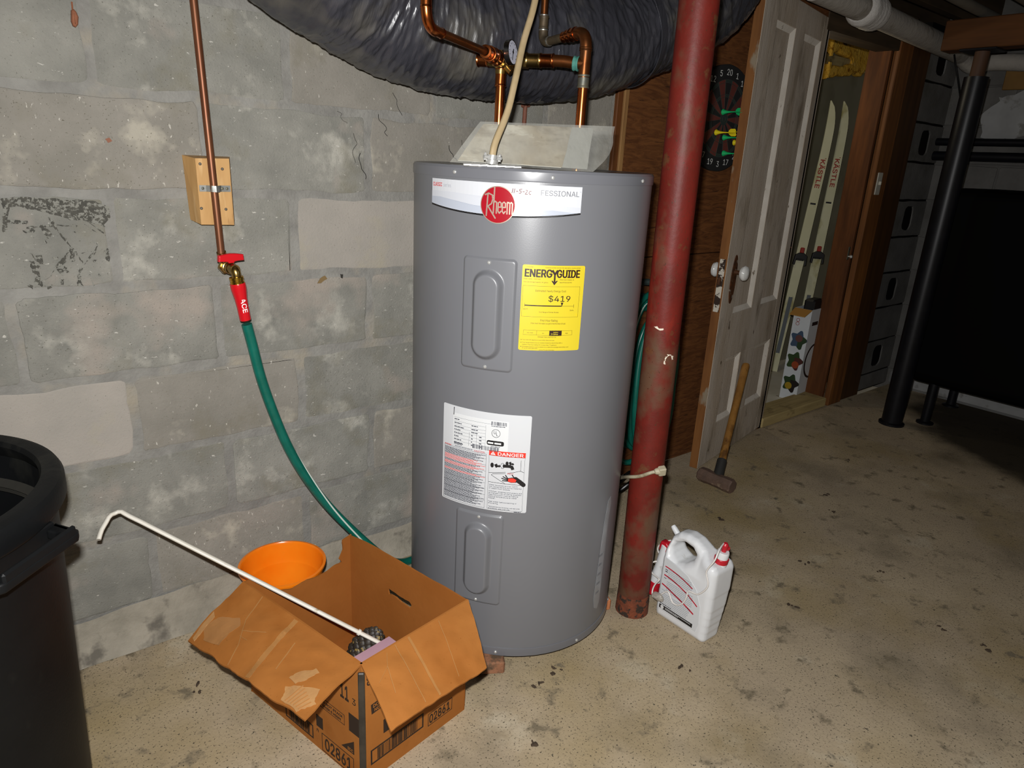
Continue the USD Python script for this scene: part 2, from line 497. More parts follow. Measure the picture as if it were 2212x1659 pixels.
smear([(0.0941, 0.0000, 1.1075), (0.1385, 0.0000, 1.1104), (0.1934, 0.0000, 1.1062), (0.2513, 0.0000, 1.1046), (0.2808, 0.0000, 1.0913), (0.2801, 0.0000, 1.0700), (0.2639, 0.0000, 1.0508), (0.2375, 0.0000, 1.0609), (0.2045, 0.0000, 1.0651), (0.1750, 0.0000, 1.0766), (0.1505, 0.0000, 1.0841), (0.1236, 0.0000, 1.0915), (0.1053, 0.0000, 1.0915), (0.1007, 0.0000, 1.0699), (0.0936, 0.0000, 1.0465), (0.0883, 0.0000, 1.0466), (0.0943, 0.0000, 1.0879)], 0, 1)
for i, (P, w) in enumerate([
        ([(0.1650, 0.0000, 1.0739), (0.1833, 0.0000, 1.0409), (0.2169, 0.0000, 0.9759)], 0.0015), ([(0.1001, 0.0000, 1.0968), (0.0922, 0.0000, 1.0475)], 0.004), ([(0.0967, 0.0000, 1.0628), (0.1301, 0.0000, 1.0605)], 0.003),
        ([(0.1276, 0.0000, 1.0430), (0.1388, 0.0000, 1.0447)], 0.004), ([(0.1555, 0.0000, 1.0508), (0.1613, 0.0000, 1.0339)], 0.005), ([(0.2013, 0.0000, 1.0069), (0.1997, 0.0000, 0.9807)], 0.0038), ([(0.1925, 0.0000, 0.9966), (0.1688, 0.0000, 0.9676)], 0.0026),
        ([(0.2411, 0.0000, 1.0191), (0.2509, 0.0000, 1.0139), (0.2339, 0.0000, 0.9880), (0.2217, 0.0000, 0.9727)], 0.0016), ([(0.2658, 0.0000, 0.9985), (0.2652, 0.0000, 0.9786)], 0.0036), ([(0.1122, 0.0000, 1.0045), (0.1274, 0.0000, 0.9955), (0.1352, 0.0000, 0.9828)], 0.0012),
        ([(0.1412, 0.0000, 0.9920), (0.1426, 0.0000, 0.9786)], 0.0036), ([(0.1310, 0.0000, 0.9754), (0.1333, 0.0000, 0.9571), (0.1352, 0.0000, 0.9357)], 0.0052), ([(0.2111, 0.0000, 0.9634), (0.2074, 0.0000, 0.9468)], 0.003), ([(0.2071, 0.0000, 0.9448), (0.2075, 0.0000, 0.9268)], 0.0055),
        ([(0.1762, 0.0000, 0.9604), (0.1765, 0.0000, 0.9565)], 0.0042), ([(0.1843, 0.0000, 0.9649), (0.1835, 0.0000, 0.9590)], 0.004), ([(0.1828, 0.0000, 0.9795), (0.1841, 0.0000, 0.9766)], 0.0032), ([(0.1665, 0.0000, 0.9871), (0.1703, 0.0000, 0.9850)], 0.003),
        ([(0.1759, 0.0000, 0.9389), (0.1761, 0.0000, 0.9339)], 0.0036), ([(0.1171, 0.0000, 0.9321), (0.1182, 0.0000, 0.9292)], 0.0034), ([(0.1540, 0.0000, 1.0218), (0.1551, 0.0000, 1.0180)], 0.003), ([(0.2178, 0.0000, 0.9965), (0.2282, 0.0000, 0.9980)], 0.002),
        ([(0.1458, 0.0000, 0.9418), (0.1652, 0.0000, 0.9649)], 0.0008), ([(0.2270, 0.0000, 0.9455), (0.2323, 0.0000, 0.9240)], 0.0012), ([(0.2448, 0.0000, 0.9475), (0.2464, 0.0000, 0.9464)], 0.002), ([(0.2600, 0.0000, 0.9486), (0.2608, 0.0000, 0.9475)], 0.0018),
        ([(0.1540, 0.0000, 0.9295), (0.1487, 0.0000, 0.9270)], 0.002), ([(0.2363, 0.0000, 0.9789), (0.2414, 0.0000, 0.9777)], 0.0018), ([(0.2576, 0.0000, 0.9969), (0.2648, 0.0000, 0.9976)], 0.001), ([(0.1303, 0.0000, 1.0513), (0.1785, 0.0000, 1.0542), (0.2028, 0.0000, 1.0519)], 0.0012),
        ([(0.2132, 0.0000, 1.0688), (0.2478, 0.0000, 1.0394)], 0.001), ([(0.2336, 0.0000, 1.0638), (0.2623, 0.0000, 1.0371)], 0.0012), ([(0.2544, 0.0000, 1.0587), (0.2674, 0.0000, 1.0507)], 0.0012), ([(0.2154, 0.0000, 1.0526), (0.2122, 0.0000, 1.0402)], 0.001)]):
    smear(P, w, 40 + i)
obj('paint_smear', T(ext(unary_union(sm), 0.0008), fr((0, -0.0022, 0), (1, 0, 0), (0, 0, 1))), M_SMEAR, SMEAR_BLOCK, smooth=False, label='black paint smeared and spattered on the block')

for k, (P, hx) in enumerate((([(0.7398, 0.0000, 0.8944), (0.7480, 0.0000, 0.9061), (0.7612, 0.0000, 0.9150), (0.7686, 0.0000, 0.9060), (0.7581, 0.0000, 0.9005), (0.7514, 0.0000, 0.8948)], '#7a6440'), ([(0.8058, 0.0000, 0.9148), (0.8138, 0.0000, 0.9143), (0.8121, 0.0000, 0.9019), (0.8068, 0.0000, 0.9048)], '#2d2a25'), ([(0.2897, 0.0000, 1.2285), (0.2969, 0.0000, 1.2316), (0.3012, 0.0000, 1.2245), (0.2932, 0.0000, 1.2213)], '#8a5a44'))):
    g = jit(Polygon([(p[0], p[2]) for p in P]), 0.0006, k + 90, 0.004)
    obj('wall_spot', T(ext(g, 0.0012), fr((0, -0.0024, 0), (1, 0, 0), (0, 0, 1))), mat('wall_spot_%d' % k, S(hx), rough=0.8), wl, smooth=False)
web = []
rw = np.random.default_rng(21)
for k in range(16):
    px, py = rw.uniform(0.78, 1.72), rw.uniform(1.22, 1.40)
    n_ = 7
    P = np.c_[px + np.cumsum(rw.normal(0.004, 0.006, n_)), np.full(n_, -0.003), py - np.cumsum(rw.uniform(0.002, 0.016, n_))]
    web.append(tube(spline(P, 14), rw.uniform(0.0004, 0.0010), 5))
obj('cobweb', web, mat('sooty_cobweb', S('#3b3a36'), rough=0.95, spec=0.1), wl, smooth=False, kind='stuff', label='sooty cobweb strands on the blocks under the duct')

# partition: plywood, jambs, panelling and bare blocks, all in line with the block wall
wb = thing('wall_back', kind='structure')
obj('plywood_panel', cbox((1.84, 0.0, 0.0), (3.06, 0.018, 0.902), 0.001), M_PLY, wb)
obj('plywood_panel', cbox((1.84, 0.0, 0.906), (3.06, 0.018, 2.0), 0.001), M_PLY, wb)
obj('wall_stud', cbox((1.80, -0.012, 0.0), (1.828, 0.09, 2.0), 0.003), M_WOOD_DARK, wb)
obj('wood_batten', cbox((1.829, -0.016, 0.0), (1.85, 0.0, 2.0), 0.002), M_WOOD_EDGE, wb)
obj('wall_stud', cbox((1.86, 0.02, 0.0), (3.05, 0.1, 2.0), 0.0), M_WOOD_DARK, wb)
obj('brown_panel', cbox((3.852, 0.004, 0.0), (4.085, 0.02, 1.93), 0.001), mat('brown_panelling', S('#3a2410'), S('#4b3016'), scale=8, rough=0.6, spec=0.3, stretch=(3, 1, 0.3)), wb)
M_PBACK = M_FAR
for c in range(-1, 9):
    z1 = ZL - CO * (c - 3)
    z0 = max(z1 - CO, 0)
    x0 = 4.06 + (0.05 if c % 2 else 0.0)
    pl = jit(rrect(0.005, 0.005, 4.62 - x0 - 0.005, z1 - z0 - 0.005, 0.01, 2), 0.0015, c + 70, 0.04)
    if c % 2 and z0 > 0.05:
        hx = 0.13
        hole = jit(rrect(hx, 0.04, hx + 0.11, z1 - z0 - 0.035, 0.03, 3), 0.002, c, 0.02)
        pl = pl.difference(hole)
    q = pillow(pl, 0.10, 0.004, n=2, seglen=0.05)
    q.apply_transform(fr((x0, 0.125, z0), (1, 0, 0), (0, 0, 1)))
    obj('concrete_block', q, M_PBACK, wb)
obj('block_core', cbox((4.1, 0.032, 0.0), (4.7, 0.24, 2.0), 0), M_DARK, wb, smooth=False)  # near-black plug close behind the holes, painting in the shade of the hollow cores
obj('trim_1', cbox((3.712, -0.012, 0.0), (3.852, 0.02, 1.93), 0.004), mat('casing_wood', S('#5d3818'), S('#7a4c22'), scale=10, rough=0.6, spec=0.35, stretch=(2.4, 2, 0.22), patches=[(S('#8e5a28'), 7, 0.58, 0.68, (3, 1, 0.25))]), kind='structure')
obj('trim_2', cbox((3.69, 0.02, 0.0), (3.712, 0.13, 1.93), 0.002), M_WOOD_DARK, kind='structure')
obj('trim_3', cbox((3.035, 0.0, 0.0), (3.06, 0.13, 1.93), 0.002), M_WOOD_DARK, kind='structure')
obj('trim_4', cbox((3.06, -0.008, 0.0), (3.69, 0.13, 0.052), 0.005), M_WOOD_SILL, kind='structure')
obj('trim_5', cbox((3.03, -0.005, 1.815), (3.85, 0.10, 1.98), 0.003), M_JOIST, kind='structure')
obj('trim_6', cbox((3.6, 0.60, 1.845), (5.3, 0.64, 1.90), 0.003), M_WOOD_SILL, kind='structure')
# wall of the little room behind the doorway
obj('wall_storage', cbox((2.6, 0.64, 0.0), (5.4, 0.70, 2.1), 0), M_GREENWALL, kind='structure', smooth=False)
# far wall with the oil tank
wr = thing('wall_right', kind='structure')
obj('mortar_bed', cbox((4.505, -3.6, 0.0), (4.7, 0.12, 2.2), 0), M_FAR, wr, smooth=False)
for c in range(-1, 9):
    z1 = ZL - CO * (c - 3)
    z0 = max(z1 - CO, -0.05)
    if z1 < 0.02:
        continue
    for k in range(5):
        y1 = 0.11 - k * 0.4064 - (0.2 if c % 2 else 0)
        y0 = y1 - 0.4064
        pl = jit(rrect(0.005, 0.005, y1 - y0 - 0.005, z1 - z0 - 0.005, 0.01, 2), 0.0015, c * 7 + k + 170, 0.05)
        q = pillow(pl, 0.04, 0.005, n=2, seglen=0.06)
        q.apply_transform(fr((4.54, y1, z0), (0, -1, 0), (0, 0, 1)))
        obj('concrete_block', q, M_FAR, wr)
pl = jit(Polygon([(-0.20, 1.69), (-0.16, 1.56), (-0.17, 1.46), (-0.25, 1.45), (-0.45, 1.49), (-0.8, 1.47), (-0.8, 1.64), (-0.45, 1.66), (-0.34, 1.7)]), 0.012, 8, 0.03)
obj('whitewash_patch', T(ext(affinity.scale(pl, -1, 1, origin=(0, 0)), 0.002), fr((4.499, 0, 0), (0, -1, 0), (0, 0, 1))), M_FARWHITE, wr, smooth=False)
q = cbox((4.46, -3.6, 0.0), (4.51, 0.0, 0.10), 0.02)
obj('wall_footing', q, M_FARWHITE, wr)

ce = thing('ceiling', kind='structure')
obj('subfloor', cbox((-1.8, -3.6, 2.19), (5.4, 0.72, 2.22), 0), M_JOIST, ce, smooth=False)
for k in range(10):
    y = 0.28 - k * 0.41
    obj('joist', cbox((-1.8, y, 1.99), (5.4, y + 0.045, 2.19), 0.003), M_JOIST, ce)
# ------------------------------------------------------------------ door leaf, swung open nearly flat against the plywood
DM = fr((2.3200, -0.1500, 0.0000), (0.979434, 0.201766, 0.000000), (0, 0, 1))          # x along the leaf from its free edge, y up, z out of the face


def dbox(s0, z0, n0, s1, z1, n1, b=0.002):
    return T(cbox((s0, z0, n0), (s1, z1, n1), b), DM)


dr = thing('door_1', kind='structure')
obj('stile', dbox(0.038, 0.008, -0.034, 0.170, 1.86, 0), M_DOOR, dr)
obj('stile', dbox(0.685, 0.008, -0.034, 0.775, 1.86, 0), M_DOOR, dr)
obj('mullion', dbox(0.372, 0.665, -0.034, 0.478, 1.765, -0.0005), M_DOOR, dr)
obj('mullion', dbox(0.330, 0.185, -0.034, 0.485, 0.474, -0.0005), M_DOOR, dr)
obj('rail', dbox(0.163, 1.762, -0.034, 0.687, 1.86, -0.0003), M_DOOR, dr)
obj('rail', dbox(0.163, 0.474, -0.034, 0.687, 0.668, -0.0003), M_DOOR, dr)
obj('rail', dbox(0.163, 0.008, -0.034, 0.687, 0.185, -0.0003), M_DOOR, dr)
obj('free_edge', dbox(0.0365, 0.008, -0.036, 0.0385, 1.86, -0.001, 0.0005), M_DOOR_EDGE, dr, label='bare brown free edge of the door')
for s0, z0, s1, z1 in ((0.165, 0.665, 0.372, 1.765), (0.478, 0.665, 0.685, 1.765), (0.165, 0.182, 0.332, 0.476), (0.483, 0.182, 0.685, 0.476)):
    pn = obj('panel', dbox(s0 - 0.004, z0 - 0.004, -0.026, s1 + 0.004, z1 + 0.004, -0.014, 0), M_DOOR, dr)
    # sloping moulding round each panel
    w = 0.024
    for (a, b, ix) in (((s0, z0), (s1, z0), 0), ((s1, z0), (s1, z1), 1), ((s1, z1), (s0, z1), 2), ((s0, z1), (s0, z0), 3)):
        a, b = np.array(a), np.array(b)
        d = (b - a) / np.linalg.norm(b - a); nn = np.array([-d[1], d[0]])
        P = []
        for pt, sg in ((a, 1), (b, -1)):
            i_ = pt + nn * w + d * sg * w
            P += [[*pt, -0.002], [*i_, -0.0135], [*i_, -0.016], [*pt, -0.016]]
        obj('moulding', T(trimesh.convex.convex_hull(np.array(P)), DM), M_DOOR_LIT, pn)
M_PORC = mat('white_porcelain', S('#d9d9d6'), rough=0.12, spec=0.6)
M_RUST = mat('rusty_iron', S('#3a2312'), S('#5c3517'), scale=50, rough=0.65, spec=0.4, patches=[(S('#8a8173'), 30, 0.62, 0.66, (1, 1, 1))])
pl = affinity.scale(Point(0, 0).buffer(1, quad_segs=12), 0.026, 0.098)
obj('escutcheon', T(mv(pillow(pl, 0.003, 0.001, seglen=0.01), 0.118, 0.815, 0.0), DM), M_RUST, dr, label='rusty oval knob plate')
kp = [(0.0085, 0), (0.0085, 0.022), (0.012, 0.026), (0.022, 0.028), (0.028, 0.034), (0.030, 0.041), (0.027, 0.050), (0.018, 0.056), (0.0, 0.058)]
for sgn, n0 in ((1, 0.002), (-1, -0.036)):
    M = DM @ np.array([[1, 0, 0, 0.118], [0, 1 * sgn, 0, 0.845], [0, 0, sgn, n0], [0, 0, 0, 1.0]])
    kb = obj('knob_shank', lathe([(0.0, 0), (0.0085, 0), (0.0085, 0.026)], 20, M), M_RUST, dr)
    obj('door_knob', lathe(kp[2:], 28, M), M_PORC, dr, label='white porcelain door knob')
obj('lock_plate', dbox(0.034, 0.69, -0.030, 0.0375, 0.90, -0.006, 0.001), mat('lock_plate', S('#2e1d12'), S('#c9c2b4'), scale=28, ramp=(0.5, 0.54), rough=0.6), dr, label='mortise lock plate with flaking white paint')
obj('latch_bolt', dbox(0.022, 0.80, -0.024, 0.035, 0.83, -0.012, 0.002), M_RUST, dr)

# ------------------------------------------------------------------ water heater
HC = np.array([1.121, -0.404]); HR = 0.2828; HZ0, HZ1 = 0.036, 1.214
M_GREY = mat('heater_grey_enamel', S('#6b6c70'), S('#6d6e72'), scale=3, rough=0.34, spec=0.5, bump=0.00006, bscale=420, coat=0.0)
M_LID = mat('heater_grey_lid', S('#6a6b70'), rough=0.28, spec=0.5)
M_SCREW = mat('bright_screw', S('#c9c9c6'), rough=0.28, metal=0.55)


def wrap(mesh, arc0, z0, r=HR):
    """flat x, y, z -> arc length, height and stand-off on the heater."""
    q = mesh.copy(); v = q.vertices
    th = (arc0 + v[:, 0]) / HR
    rr = r + v[:, 2]
    q.vertices = np.c_[HC[0] + rr * np.cos(th), HC[1] + rr * np.sin(th), z0 + v[:, 1]]
    return q


def hpt(arc, z, off=0.0):
    th = arc / HR
    return np.array([HC[0] + (HR + off) * math.cos(th), HC[1] + (HR + off) * math.sin(th), z])


wh = thing('water_heater', 'tall grey cylindrical electric water heater with yellow and white labels', 'water heater', (HC[0], HC[1], HZ0))
HT = trimesh.transformations.translation_matrix((HC[0], HC[1], 0))
obj('jacket', lathe([(0.0, 0.060), (HR, 0.060), (HR, 0.5), (HR, 1.0), (HR, 1.190)], 128, HT), M_GREY, wh, smooth=40)
obj('bottom_pan', lathe([(0.0, 0.036), (HR + 0.0005, 0.036), (HR + 0.002, 0.039), (HR + 0.002, 0.0585), (HR + 0.0012, 0.060), (HR - 0.003, 0.060)], 128, HT), M_LID, wh, smooth=30)
obj('top_pan', lathe([(HR - 0.003, 1.1895), (HR + 0.0012, 1.190), (HR + 0.0022, 1.192), (HR + 0.0022, 1.209), (HR - 0.001, 1.2145), (HR - 0.006, 1.2155), (HR - 0.02, 1.213), (0.0, 1.213)], 128, HT), M_LID, wh, smooth=30)
sh = [(0.0, 0.0035), (0.0025, 0.003), (0.004, 0.0015), (0.0042, 0.0)]


def screw(arc, z, r=HR, parent=None):
    M = along(hpt(arc, z, r - HR), hpt(arc, z, r - HR + 0.01))
    obj('screw', lathe([(0.0042, 0.0), (0.004, 0.0015), (0.0025, 0.003), (0.0, 0.0035)], 12, M), M_SCREW, parent or wh)


for a in (-0.815, -0.603, -0.361):
    screw(a, 1.2005, HR + 0.0022)
for a in (-0.668, -0.445, -0.23):
    screw(a, 0.047, HR + 0.002)


def access_panel(z0, z1, a0=-0.786, a1=-0.664):
    W, H = a1 - a0, z1 - z0
    nx, ny = 62, 110
    x = np.linspace(0, 1, nx); y = np.linspace(0, 1, ny)
    X, Y_ = np.meshgrid(x * W, y * H, indexing='ij')
    def rr_sdf(px, py, hw, hh, r):
        qx, qy = np.abs(px) - hw + r, np.abs(py) - hh + r
        return np.hypot(np.maximum(qx, 0), np.maximum(qy, 0)) + np.minimum(np.maximum(qx, qy), 0) - r
    cx, cy = X - W / 2, Y_ - H / 2
    # squeeze the square grid into the rounded rectangle
    d0 = rr_sdf(cx, cy, W / 2, H / 2, 0.010)
    ss = lambda t: np.clip(t, 0, 1) ** 2 * (3 - 2 * np.clip(t, 0, 1))
    over = np.maximum(d0, 0)
    k = np.hypot(np.maximum(np.abs(cx) - W / 2 + 0.01, 0), np.maximum(np.abs(cy) - H / 2 + 0.01, 0))
    sc = np.where(over > 0, 0.01 / np.maximum(k, 1e-9), 1)
    cx = np.where(over > 0, np.sign(cx) * (W / 2 - 0.01 + (np.abs(cx) - W / 2 + 0.01) * sc), cx)
    cy = np.where(over > 0, np.sign(cy) * (H / 2 - 0.01 + (np.abs(cy) - H / 2 + 0.01) * sc), cy)
    d0 = rr_sdf(cx, cy, W / 2, H / 2, 0.010)
    h = 0.0036 * ss(-d0 / 0.005)
    db = rr_sdf(cx, cy, 0.0335, 0.098, 0.0335)
    h = h + 0.014 * ss((0.002 - db) / 0.013)
    v = np.stack([cx + W / 2, cy + H / 2, h], -1).reshape(-1, 3)
    f = []
    for i in range(nx - 1):
        for j in range(ny - 1):
            a = i * ny + j
            f += [(a, a + ny, a + ny + 1), (a, a + ny + 1, a + 1)]
    pnl = obj('access_panel', wrap(trimesh.Trimesh(v, f, process=False), a0, z0, HR + 0.0003), M_GREY, wh, smooth=True)
    for zz in (z1 - 0.010, z0 + 0.009):
        screw((a0 + a1) / 2 + 0.0005, zz, HR + 0.0035, pnl)


access_panel(0.785, 1.033)
access_panel(0.184, 0.432)

# -- brand strip
M_LWHITE = mat('label_white', S('#c9cbd0'), rough=0.3, spec=0.5)
M_LGREY = mat('label_pale_grey', S('#c3c6cd'), rough=0.3)
M_LGREY2 = mat('label_blue_grey', S('#aeb4c0'), rough=0.3)
M_BLACK = mat('black_ink', S('#1a191b'), rough=0.45)
M_INKGREY = mat('grey_ink', S('#74757a'), rough=0.45)
M_INKPALE = mat('pale_ink', S('#a9abb0'), rough=0.45)
M_INKRED = mat('red_ink', S('#b8322f'), rough=0.45)
M_LOGORED = mat('logo_red', S('#9c1020'), rough=0.25, spec=0.5, coat=0.5)
M_LOGOSILVER = mat('logo_silver', S('#c9b3a2'), rough=0.3, metal=0.6)
A0, A1, BZ = -0.888, -0.5385, 1.1195
Wd = A1 - A0
xx = np.linspace(0, Wd, 30)
sag = lambda x: 0.0125 - 0.0125 * (1 - ((x - Wd / 2) / (Wd / 2)) ** 2) + 0.0012
lab = Polygon([(0, 0.0650), (Wd, 0.0650)][::-1] + [(x, sag(x)) for x in xx])


def onheater(name, poly_or_mesh, mat_, parent, a, z, off, t=0.0004, fine=True, label=None):
    q = ext(poly_or_mesh, t) if hasattr(poly_or_mesh, 'area') and hasattr(poly_or_mesh, 'geom_type') else poly_or_mesh
    if isinstance(q, list):
        q = trimesh.util.concatenate(q)
    q = sub(q, 0.012)
    q = mv(q, 0, 0, off)
    return obj(name, wrap(q, a, z), mat_, parent, smooth=False, label=label)


bl = onheater('brand_label', lab, M_LWHITE, wh, A0, BZ, 0.0003, label='white and grey maker strip with round red badge')
wave1 = Polygon([(0, 0.040), (0.06, 0.0405), (0.14, 0.037), (0.22, 0.034), (0.30, 0.026), (Wd, 0.024)] + [(x, sag(x) + 0.0002) for x in xx[::-1]])
wave2 = Polygon([(0, 0.028), (0.03, 0.0285), (0.08, 0.023), (0.12, 0.018), (0.19, 0.015), (0.29, 0.017), (0.33, 0.0135), (Wd, 0.013)] + [(x, sag(x) + 0.0003) for x in xx[::-1]])
onheater('print_wave', wave1.buffer(0), M_LGREY, bl, A0, BZ, 0.0007, 0.0002)
onheater('print_wave', wave2.buffer(0), M_LGREY2, bl, A0, BZ, 0.0009, 0.0002)
edge = Polygon([(x, sag(x)) for x in xx] + [(x, sag(x) - 0.0034) for x in xx[::-1]])
onheater('black_edging', edge, M_BLACK, bl, A0, BZ, 0.0003, 0.0008)
onheater('lettering', mv(text('CLASSIC', 0.0078, 0.031), 0.004, 0.0495, 0), M_INKRED, bl, A0, BZ, 0.0008)
onheater('lettering', mv(text('series', 0.0072, 0.022), 0.040, 0.0495, 0), M_INKPALE, bl, A0, BZ, 0.0008)
onheater('lettering', mv(text('FESSIONAL', 0.0102, 0.080), Wd - 0.086, 0.0455, 0), M_INKGREY, bl, A0, BZ, 0.0008)
onheater('lettering', mv(text('PRO', 0.0102, 0.027), Wd - 0.1145, 0.0455, 0), mat('glare_paled_ink', S('#d0d2d7'), rough=0.3), bl, A0, BZ, 0.0008)  # ink paled to the label tone, painting in the flash glare over these letters
onheater('lettering', mv(text('TM', 0.0016), Wd - 0.0055, 0.0545, 0), M_INKPALE, bl, A0, BZ, 0.0008)
# date written by hand: 11-5-20
hand = []
def stroke(P, w=0.0007):
    hand.append(ext(LineString(P).buffer(w, quad_segs=2), 0.0004))
x0, y0 = 0.2045, 0.0475
for a in (0.0, 0.004):
    stroke([(x0 + a, y0), (x0 + a + 0.0018, y0 + 0.008)])
stroke([(x0 + 0.009, y0 + 0.0035), (x0 + 0.012, y0 + 0.0035)])
stroke([(x0 + 0.020, y0 + 0.008), (x0 + 0.0155, y0 + 0.0075), (x0 + 0.0155, y0 + 0.0045), (x0 + 0.0185, y0 + 0.0045), (x0 + 0.019, y0 + 0.002), (x0 + 0.0165, y0 - 0.0005), (x0 + 0.0145, y0)])
stroke([(x0 + 0.022, y0 + 0.0033), (x0 + 0.0255, y0 + 0.0033)])
stroke([(x0 + 0.028, y0 + 0.0065), (x0 + 0.031, y0 + 0.0065), (x0 + 0.031, y0 + 0.004), (x0 + 0.027, y0 - 0.001), (x0 + 0.032, y0 - 0.001)])
stroke([(x0 + 0.039, y0 + 0.0045), (x0 + 0.036, y0 + 0.005), (x0 + 0.0345, y0 + 0.001), (x0 + 0.0365, y0 - 0.0015), (x0 + 0.0385, y0 - 0.0005)])
onheater('handwritten_date', hand, mat('brown_ink', S('#6b3c3a'), rough=0.5), bl, A0, BZ, 0.0009, fine=False)
# badge
lc, lz = -0.712, 1.1412
bg = onheater('badge', Point(0, 0).buffer(0.0375, quad_segs=20), M_LOGOSILVER, bl, lc, lz, 0.0010, 0.0008, label='round red badge with silver rim and script')
onheater('badge_field', Point(0, 0).buffer(0.0357, quad_segs=20), M_LOGORED, bl, lc, lz, 0.0018, 0.0003)
R = [LineString([(-0.0235, -0.0225), (-0.0215, 0.021)]).buffer(0.0015), LineString([(-0.027, 0.019), (-0.020, 0.0222), (-0.012, 0.019), (-0.0105, 0.011), (-0.013, 0.002), (-0.0205, -0.0035)]).buffer(0.0014),
     LineString([(-0.0205, -0.0035), (-0.004, -0.0265)]).buffer(0.0015), LineString([(-0.0075, 0.034), (-0.0085, -0.0165)]).buffer(0.0014),
     LineString([(-0.0085, 0.004), (-0.005, 0.007), (-0.002, 0.005), (-0.002, -0.0165)]).buffer(0.0014)]
for ex in (0.0045, 0.0135):
    R.append(LineString([(ex - 0.0032, -0.004), (ex + 0.0032, -0.004), (ex + 0.003, 0.004), (ex, 0.0065), (ex - 0.003, 0.004), (ex - 0.0032, -0.012), (ex, -0.0162), (ex + 0.0032, -0.012)]).buffer(0.0013))
R.append(LineString([(0.0205, 0.0065), (0.0205, -0.0165)]).buffer(0.0013))
R.append(LineString([(0.0205, 0.004), (0.0232, 0.0065), (0.0258, 0.004), (0.0258, -0.0165)]).buffer(0.0013))
R.append(LineString([(0.0258, 0.004), (0.0285, 0.0065), (0.031, 0.004), (0.031, -0.0165)]).buffer(0.0013))
onheater('badge_script', ext(unary_union(R), 0.0004), M_LOGOSILVER, bl, lc, lz, 0.0021, fine=False)

# -- yellow energy label
M_YEL = mat('label_yellow', S('#cdb92c'), rough=0.35, patches=[(S('#d8bd1e'), 30, 0.66, 0.74, (1, 1, 1))])
M_BROWNINK = mat('dark_brown_ink', S('#2b160c'), rough=0.45)
M_OLIVEINK = mat('olive_ink', S('#6a5a14'), rough=0.5)
ea, ez, ew, eh = -0.6535, 0.8395, 0.1365, 0.185
el = onheater('energy_label', rrect(0, 0, ew, eh, 0.004), M_YEL, wh, ea, ez, 0.0003, label='bright yellow energy cost label')
E_ = []
def etext(s, x, y, h, w=None, bold=False, c=None, out=None):
    q = mv(text(s, h, w, bold=bold, center=(c is not None)), c if c is not None else x, y, 0)
    (E_ if out is None else out).append(q)
for dx in (-0.00045, 0.00045):
    etext('ENERG', 0.0055 + dx, 0.1600, 0.0158, 0.0575, True)
    etext('GUIDE', 0.0735 + dx, 0.1600, 0.0158, 0.0510, True)
E_.append(ext(unary_union([LineString([(0.0632, 0.1752), (0.0690, 0.166), (0.0748, 0.1752)]).buffer(0.0021, cap_style='flat', join_style='mitre'), sbox(0.0672, 0.150, 0.0708, 0.166), Polygon([(0.0625, 0.1525), (0.0640, 0.1535), (0.069, 0.1495), (0.0740, 0.1535), (0.0758, 0.1525), (0.069, 0.1435)])]), 0.0004))
etext('$419', 0.0585, 0.1085, 0.0122, 0.0485)
E_.append(cbox((0.0085, 0.0978, 0), (0.0885, 0.1000, 0.0004), 0))
E_.append(ext(Polygon([(0.0862, 0.1065), (0.0918, 0.1065), (0.0890, 0.0985)]), 0.0004))
E_.append(cbox((0.0655, 0.0335, 0), (0.0930, 0.0452, 0.0004), 0))
onheater('label_print', E_, M_BROWNINK, el, ea, ez, 0.0008, fine=False)
O_ = []
O_ += [cbox((0.0885, 0.0983, 0), (0.1165, 0.0989, 0.0004), 0), cbox((0.0082, 0.0955, 0), (0.0088, 0.1035, 0.0004), 0), cbox((0.1160, 0.0945, 0), (0.1166, 0.1025, 0.0004), 0)]
O_ += [mv(slab_frame(0, 0, 0.1245, 0.0665, 0.0004), 0.003, 0.0745, 0), mv(slab_frame(0, 0, 0.1085, 0.0105, 0.0004), 0.0088, 0.0345, 0), cbox((0.0375, 0.0345, 0), (0.0380, 0.045, 0.0004), 0)]
etext('Estimated Yearly Energy Cost', 0, 0.1290, 0.0040, 0.0660, c=0.063, out=O_)
etext('Cost Range of Similar Models', 0, 0.0840, 0.0026, 0.0430, c=0.0615, out=O_)
etext('$177', 0.0068, 0.0895, 0.0026, out=O_)
etext('$496', 0.1080, 0.0882, 0.0026, out=O_)
etext('First Hour Rating', 0, 0.0650, 0.0046, 0.0375, c=0.063, out=O_)
etext('(How much hot water you get in the first hour of use)', 0, 0.0590, 0.0032, 0.0760, c=0.062, out=O_)
etext('very small', 0, 0.0385, 0.0020, c=0.0235, out=O_)
etext('low', 0, 0.0380, 0.0020, c=0.0520, out=O_)
etext('high', 0, 0.0380, 0.0022, c=0.1045, out=O_)
etext('Estimated Yearly Electricity Use', 0, 0.0295, 0.0026, 0.0400, c=0.0610, out=O_)
for s, x, y, w in (('Your cost will depend on your utility rates and use.', 0.008, 0.0225, 0.070), ('Cost range based only on models fueled by electricity with a', 0.008, 0.0165, 0.088), ('medium first hour rating (51 to less than 75 gallons).', 0.008, 0.0118, 0.076),
                   ('Estimated energy cost is based on a national average electricity cost', 0.008, 0.0072, 0.103), ('of 12.00 cents per kWh.', 0.008, 0.0038, 0.034), ('Water Heater - ELECTRIC', 0.0035, 0.1545, 0.036), ('Tank Size (Storage Capacity): 40 gallons', 0.0035, 0.1480, 0.052),
                   ('Rheem Sales Company, Inc', 0.0805, 0.1545, 0.032), ('Model PROE40 M2 RH95', 0.0805, 0.1485, 0.027), ('U.S. Government', 0.0085, 0.1795, 0.014), ('Federal law prohibits removal of this label before consumer purchase.', 0.048, 0.1793, 0.078)):
    etext(s, x, y, 0.0021, w, out=O_)
